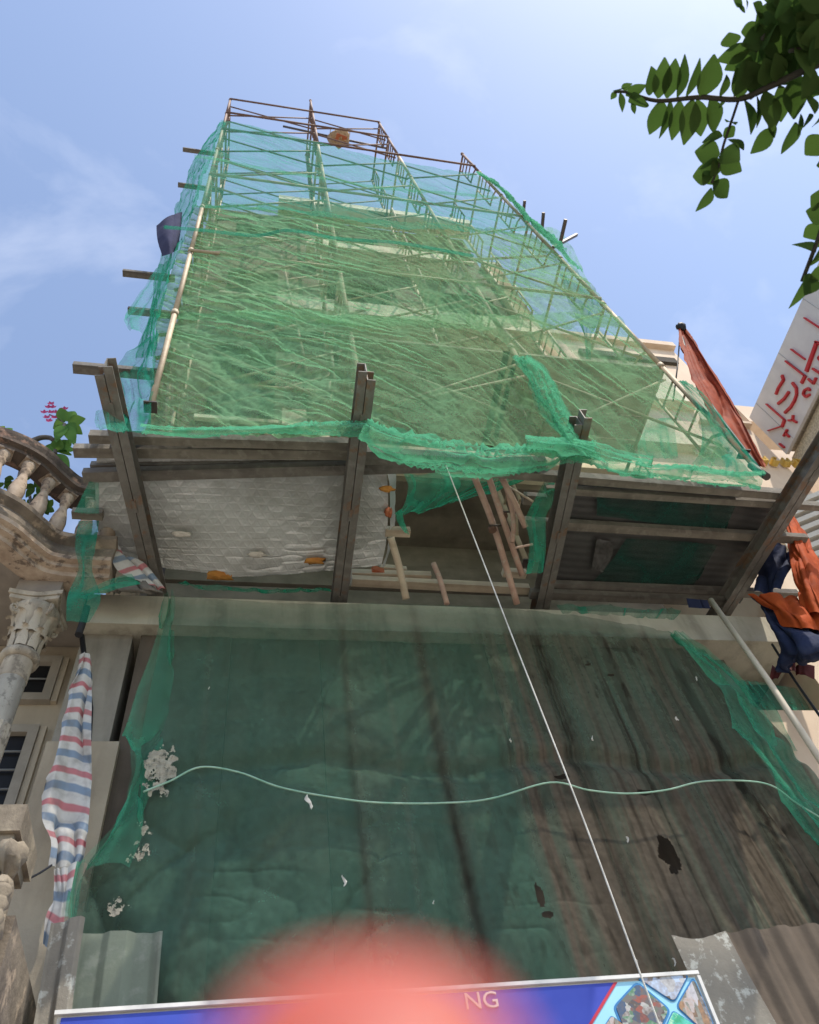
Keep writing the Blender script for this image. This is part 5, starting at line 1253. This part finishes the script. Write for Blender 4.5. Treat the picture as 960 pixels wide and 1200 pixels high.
# plumeria on the terrace
pl = thing('plumeria_tree', at(38, 528, 4.0), 'plumeria with pink flowers rising above the balustrade', 'tree')
B3 = lambda x, y, Y=4.0: at(x, y, Y)
MB().tube(curve([B3(20, 580), B3(33, 525), B3(45, 514), B3(58, 513), B3(65, 516), B3(72, 506), B3(76, 497)], 24), [.03 - .0006 * i for i in range(24)], 7).build('trunk', M['stem_grey'], pl)
MB().tube(curve([B3(65, 516), B3(65, 528), B3(65, 532)], 8), .018, 7).build('branch', M['stem_grey'], pl)
def leaf_obj(name, base, tip, width, m, parent, sag=.12, up=None):
    base = np.array(base); tip = np.array(tip); d = tip - base; ln = np.linalg.norm(d); d /= ln
    up = np.array((0, 0, 1.)) if up is None else np.array(up)
    s_ = np.cross(d, up); s_ /= np.linalg.norm(s_) + 1e-9; n_ = np.cross(s_, d)
    vs = []; fs = []; K = 7
    for i in range(K + 1):
        t = i / K; w = width * math.sin(math.pi * min(1, (t * .94 + .03)) ** .9) ** 1.05
        c_ = base + d * ln * t - n_ * sag * ln * t * t
        vs += [c_ - s_ * w / 2 + n_ * w * .12, c_, c_ + s_ * w / 2 + n_ * w * .12]
    for i in range(K):
        for j in range(2): fs.append((i * 3 + j, i * 3 + j + 1, i * 3 + j + 4, i * 3 + j + 3))
    return MB().add(vs, fs, True).build(name, m, parent)
rnd = random.Random(3)
def rosette(cx0, cy0, Y, tips, w):
    for (x, y) in tips:
        leaf_obj('leaf', at(cx0 + (x - cx0) * .12, cy0 + (y - cy0) * .12, Y), at(x, y, Y + rnd.uniform(-.15, .15)), w, M['leaf_plum'], pl, .10, up=-SUN_DIR * 0 + Vector((.1, -.7, -.6)))
rosette(77, 496, 4.0, ((70, 477), (88, 479), (100, 490), (96, 508), (62, 502), (86, 516), (66, 512), (68, 486), (88, 504)), .115)
rosette(65, 530, 4.0, ((45, 530), (86, 529), (80, 549), (62, 548), (84, 514), (52, 520), (70, 514), (68, 552), (88, 522), (50, 540)), .115)
rosette(-2, 512, 4.0, ((15, 498), (16, 516), (4, 500)), .09)
for (x, y) in ((52, 484), (57, 478), (60, 484), (55, 490), (62, 478), (66, 484), (58, 494), (76, 480), (64, 490), (60, 474)):
    p = at(x, y, 4.0)
    mb = MB()
    for k in range(5):
        a = 2 * math.pi * k / 5 + x
        mb.add([p, p + np.array([.027 * math.cos(a - .62), -.01, .027 * math.sin(a - .62)]), p + np.array([.038 * math.cos(a), -.02, .038 * math.sin(a)]), p + np.array([.027 * math.cos(a + .62), -.01, .027 * math.sin(a + .62)])], [(0, 1, 2, 3)])
    mb.build('flower', M['petal'], pl)
MB().tube(curve([B3(76, 497), B3(68, 490), B3(58, 486)], 8), .007, 5).build('flower_stalk', M['stem_grey'], pl)
pt = thing('potted_shrub', at(35, 600, 4.3), 'dark green shrub seen between the balusters', 'plant')
MB().tube([at(38, 640, 4.3), at(36, 590, 4.3), at(34, 570, 4.3)], .015, 6).build('stem', M['stem_grey'], pt)
for k in range(46):
    x = rnd.uniform(2, 66); y = rnd.uniform(556, 604)
    a = rnd.uniform(0, 6.28); Y = 4.3 + rnd.uniform(-.15, .15)
    leaf_obj('leaf', at(x, y, Y), at(x + 13 * math.cos(a), y + 13 * math.sin(a), Y + rnd.uniform(-.1, .1)), .06, M['leaf_dark'], pt, .1, up=(.1, -.7, -.6))

# ================================================================== OVERHANGING TREE
tree = thing('street_tree', (2.9, -1.2, .02), 'leafy branch of a street tree overhanging from the upper right', 'tree')
bpx = lambda x, y, D=2.5: atd(x, y, D)
MB().tube(curve([(2.9, -1.2, 0), (2.88, -1.15, 1.5), (2.8, -1.0, 3.0), (2.5, -.7, 3.9), (2.1, -.35, 4.2), bpx(1060, 40, 2.7)], 30), [.11 - .0028 * i for i in range(30)], 12).build('trunk', M['bark'], tree)
main = [bpx(1060, 40, 2.7), bpx(1000, 62, 2.6), bpx(960, 75), bpx(905, 100), bpx(866, 116), bpx(820, 114), bpx(770, 118), bpx(735, 108), bpx(720, 108)]
MB().tube(curve(main, 50), [.012 - .00018 * i for i in range(50)], 7).build('branch', M['twig'], tree)
MB().tube(curve([bpx(866, 116), bpx(858, 140), bpx(848, 170), bpx(842, 195), bpx(834, 215)], 20), .004, 6).build('branch', M['twig'], tree)
MB().tube(curve([bpx(1060, 40, 2.7), bpx(990, 20, 2.6), bpx(940, 22, 2.55), bpx(900, 40, 2.5), bpx(885, 60, 2.5)], 24), .007, 6).build('branch', M['twig'], tree)
MB().tube(curve([bpx(1060, 40, 2.7), bpx(1010, 130, 2.6), bpx(985, 190, 2.6), bpx(962, 270, 2.5), bpx(940, 330, 2.5)], 24), .006, 6).build('branch', M['twig'], tree)
MB().tube(curve([bpx(990, 20, 2.6), bpx(960, 50, 2.5), bpx(925, 60, 2.45)], 14), .005, 6).build('branch', M['twig'], tree)
SCL = 960 / 780 * .2708                                # zoomed tracing of the leaves -> photo pixels
def lf(bx, by, tx, ty, w, D=2.5):
    w = w * rnd.uniform(1.0, 1.28)
    """leaf from base to tip, traced in the 3x enlargement of the upper right corner"""
    f_ = 1 / 3.0
    B0 = atd(700 + bx * f_, by * f_, D); T0 = atd(700 + tx * f_, ty * f_, D + rnd.uniform(-.06, .03))
    leaf_obj('leaf', B0, T0, w, M['leaf_dark'], tree, .10 + rnd.uniform(-.12, .16), up=(rnd.uniform(-.5, .5) + .3, -.25 + rnd.uniform(-.5, .5), -.9))
LV = [(185, 335, 195, 235, .055), (215, 345, 240, 205, .05), (245, 345, 275, 205, .045), (280, 342, 318, 190, .05), (312, 340, 372, 210, .04), (365, 342, 415, 192, .075), (432, 340, 460, 265, .045),
      (225, 350, 195, 480, .055), (255, 350, 235, 490, .05), (290, 352, 268, 495, .04), (335, 350, 315, 498, .06), (352, 350, 365, 480, .05), (395, 350, 425, 465, .065), (440, 348, 430, 380, .03),
      (110, 360, 190, 350, .05), (80, 325, 95, 390, .02), (65, 320, 50, 350, .018), (100, 335, 170, 300, .028), (85, 310, 118, 298, .016), (120, 360, 135, 400, .015), (55, 318, 110, 305, .014),
      (505, 345, 500, 240, .055), (545, 330, 555, 250, .045), (560, 310, 525, 215, .05), (600, 300, 590, 205, .05), (640, 285, 630, 190, .045), (680, 268, 650, 150, .065), (720, 255, 760, 100, .075),
      (515, 350, 560, 460, .065), (560, 335, 580, 440, .035), (590, 320, 620, 460, .055), (640, 300, 660, 430, .045), (680, 285, 705, 410, .065), (730, 330, 770, 395, .05),
      (620, 450, 545, 540, .05), (695, 430, 655, 545, .065), (715, 400, 705, 480, .035), (745, 400, 730, 450, .04), (600, 440, 630, 480, .04), 
      (440, 480, 365, 490, .04), (460, 490, 520, 515, .045), (450, 450, 480, 480, .035), (455, 430, 490, 420, .03),
      (430, 545, 345, 530, .055), (425, 575, 360, 595, .045), (410, 610, 335, 620, .05), (440, 530, 495, 560, .05), (435, 570, 505, 600, .05), (420, 600, 375, 645, .05), (408, 640, 465, 690, .06), (400, 660, 360, 750, .055), (425, 555, 400, 620, .045),
      (540, 165, 430, 215, .045), (560, 170, 450, 255, .06), (600, 100, 500, 125, .055), (470, 165, 465, 115, .045), (600, 120, 510, 155, .05), (575, 150, 640, 90, .06), (640, 60, 560, 30, .05), (690, 60, 600, 20, .055), (700, 40, 760, 10, .06), (760, 60, 700, 120, .05), (560, 110, 575, 45, .035), (640, 120, 700, 60, .06), (720, 30, 690, 0, .05), (780, 60, 730, 40, .05),
      (510, 20, 480, 0, .016), (525, 35, 530, 0, .014), (520, 45, 500, 10, .012), (580, 60, 550, 10, .04), (650, 30, 610, 0, .04), (640, 95, 590, 140, .05), (700, 100, 650, 190, .05), (610, 180, 580, 250, .05), (540, 200, 500, 330, .055), (660, 170, 640, 270, .05),
      (790, 280, 760, 340, .04), (800, 480, 730, 545, .05), (800, 540, 770, 580, .04), (790, 400, 760, 450, .04),
      (800, 690, 755, 690, .06), (800, 760, 745, 740, .06), (790, 790, 730, 840, .06), (765, 890, 690, 850, .09), (740, 940, 790, 890, .06), (745, 960, 690, 1090, .055), (760, 965, 740, 1030, .05), (770, 940, 800, 980, .06), (800, 830, 770, 880, .05)]
for q in LV: lf(*q)
for k in range(38):
    x = rnd.uniform(885, 975); y = rnd.uniform(-5, 105); a = rnd.uniform(0, 6.28); D = rnd.uniform(2.45, 2.7)
    leaf_obj('leaf', atd(x, y, D), atd(x + 40 * math.cos(a), y + 40 * math.sin(a), D + rnd.uniform(-.06, .06)), .065, M['leaf_dark'], tree, .1, up=(.3, -.2, -.9))
for k in range(70):                                    # fill where the twigs overlap at the corner and just outside the frame
    x = rnd.uniform(930, 1090); y = rnd.uniform(-40, 60) if k % 2 else rnd.uniform(-90, 0); a = rnd.uniform(0, 6.28)
    D = rnd.uniform(2.5, 2.8)
    leaf_obj('leaf', atd(x, y, D), atd(x + 42 * math.cos(a), y + 42 * math.sin(a), D + rnd.uniform(-.06, .06)), .06, M['leaf_dark'], tree, .1, up=(.3, -.2, -.9))

# ================================================================== FINGER OVER THE LENS
def hp(x, y, z):                                        # millimetres right, down, ahead of the lens -> world
    return EYE + ROT @ (np.array([x, y, z]) / 1000.0)
hand = thing('person', hp(-4, 90, 60), 'blurred pink fingertip of the person holding the phone, at the bottom edge', 'person')
sk = bpy.data.meshes.new('hand')
J = [(-6, 95, 62, 22), (-5, 74, 54, 11), (-3.6, 55, 46, 10.2), (-2.6, 40.5, 42, 10.2), (-2.0, 30.6, 41, 9.9), (-1.8, 25.0, 41, 8.2)]
vs = [hp(*j[:3]) for j in J]; rad = [j[3] / 1000 for j in J]; ed = [(i, i + 1) for i in range(len(J) - 1)]
for fx, l_, zz_ in ((-22, 20, 66), (-38, 22, 72), (-52, 26, 78)):          # the other fingers curl back round the phone
    b = len(vs); chain = [(fx, 86, zz_, 10), (fx, 86 - l_ * .6, zz_ - 4, 8.6), (fx, 90 - l_ * .2, zz_ - 26, 7.8), (fx + 1, 104, zz_ - 34, 7)]
    vs += [hp(*j[:3]) for j in chain]; rad += [j[3] / 1000 for j in chain]
    ed += [(0, b)] + [(b + i, b + i + 1) for i in range(3)]
b = len(vs); chain = [(14, 112, 58, 12), (24, 98, 44, 9.5), (30, 84, 34, 8)]
vs += [hp(*j[:3]) for j in chain]; rad += [j[3] / 1000 for j in chain]; ed += [(0, b), (b, b + 1), (b + 1, b + 2)]
b = len(vs); chain = [(-24, 150, 78, 27), (-26, 215, 92, 26)]
vs += [hp(*j[:3]) for j in chain]; rad += [j[3] / 1000 for j in chain]; ed += [(0, b), (b, b + 1)]
o0 = np.array(hand.location)
sk.from_pydata([tuple(v - o0) for v in vs], ed, [])
ho = bpy.data.objects.new('hand', sk); COL.objects.link(ho); ho.parent = hand
sm = ho.modifiers.new('skin', 'SKIN'); ss = ho.modifiers.new('smooth', 'SUBSURF'); ss.levels = ss.render_levels = 3
for i, r in enumerate(rad): sk.skin_vertices[0].data[i].radius = (r, r)
sk.skin_vertices[0].data[0].use_root = True
sm.use_smooth_shade = True
sk.materials.append(M['skin'])
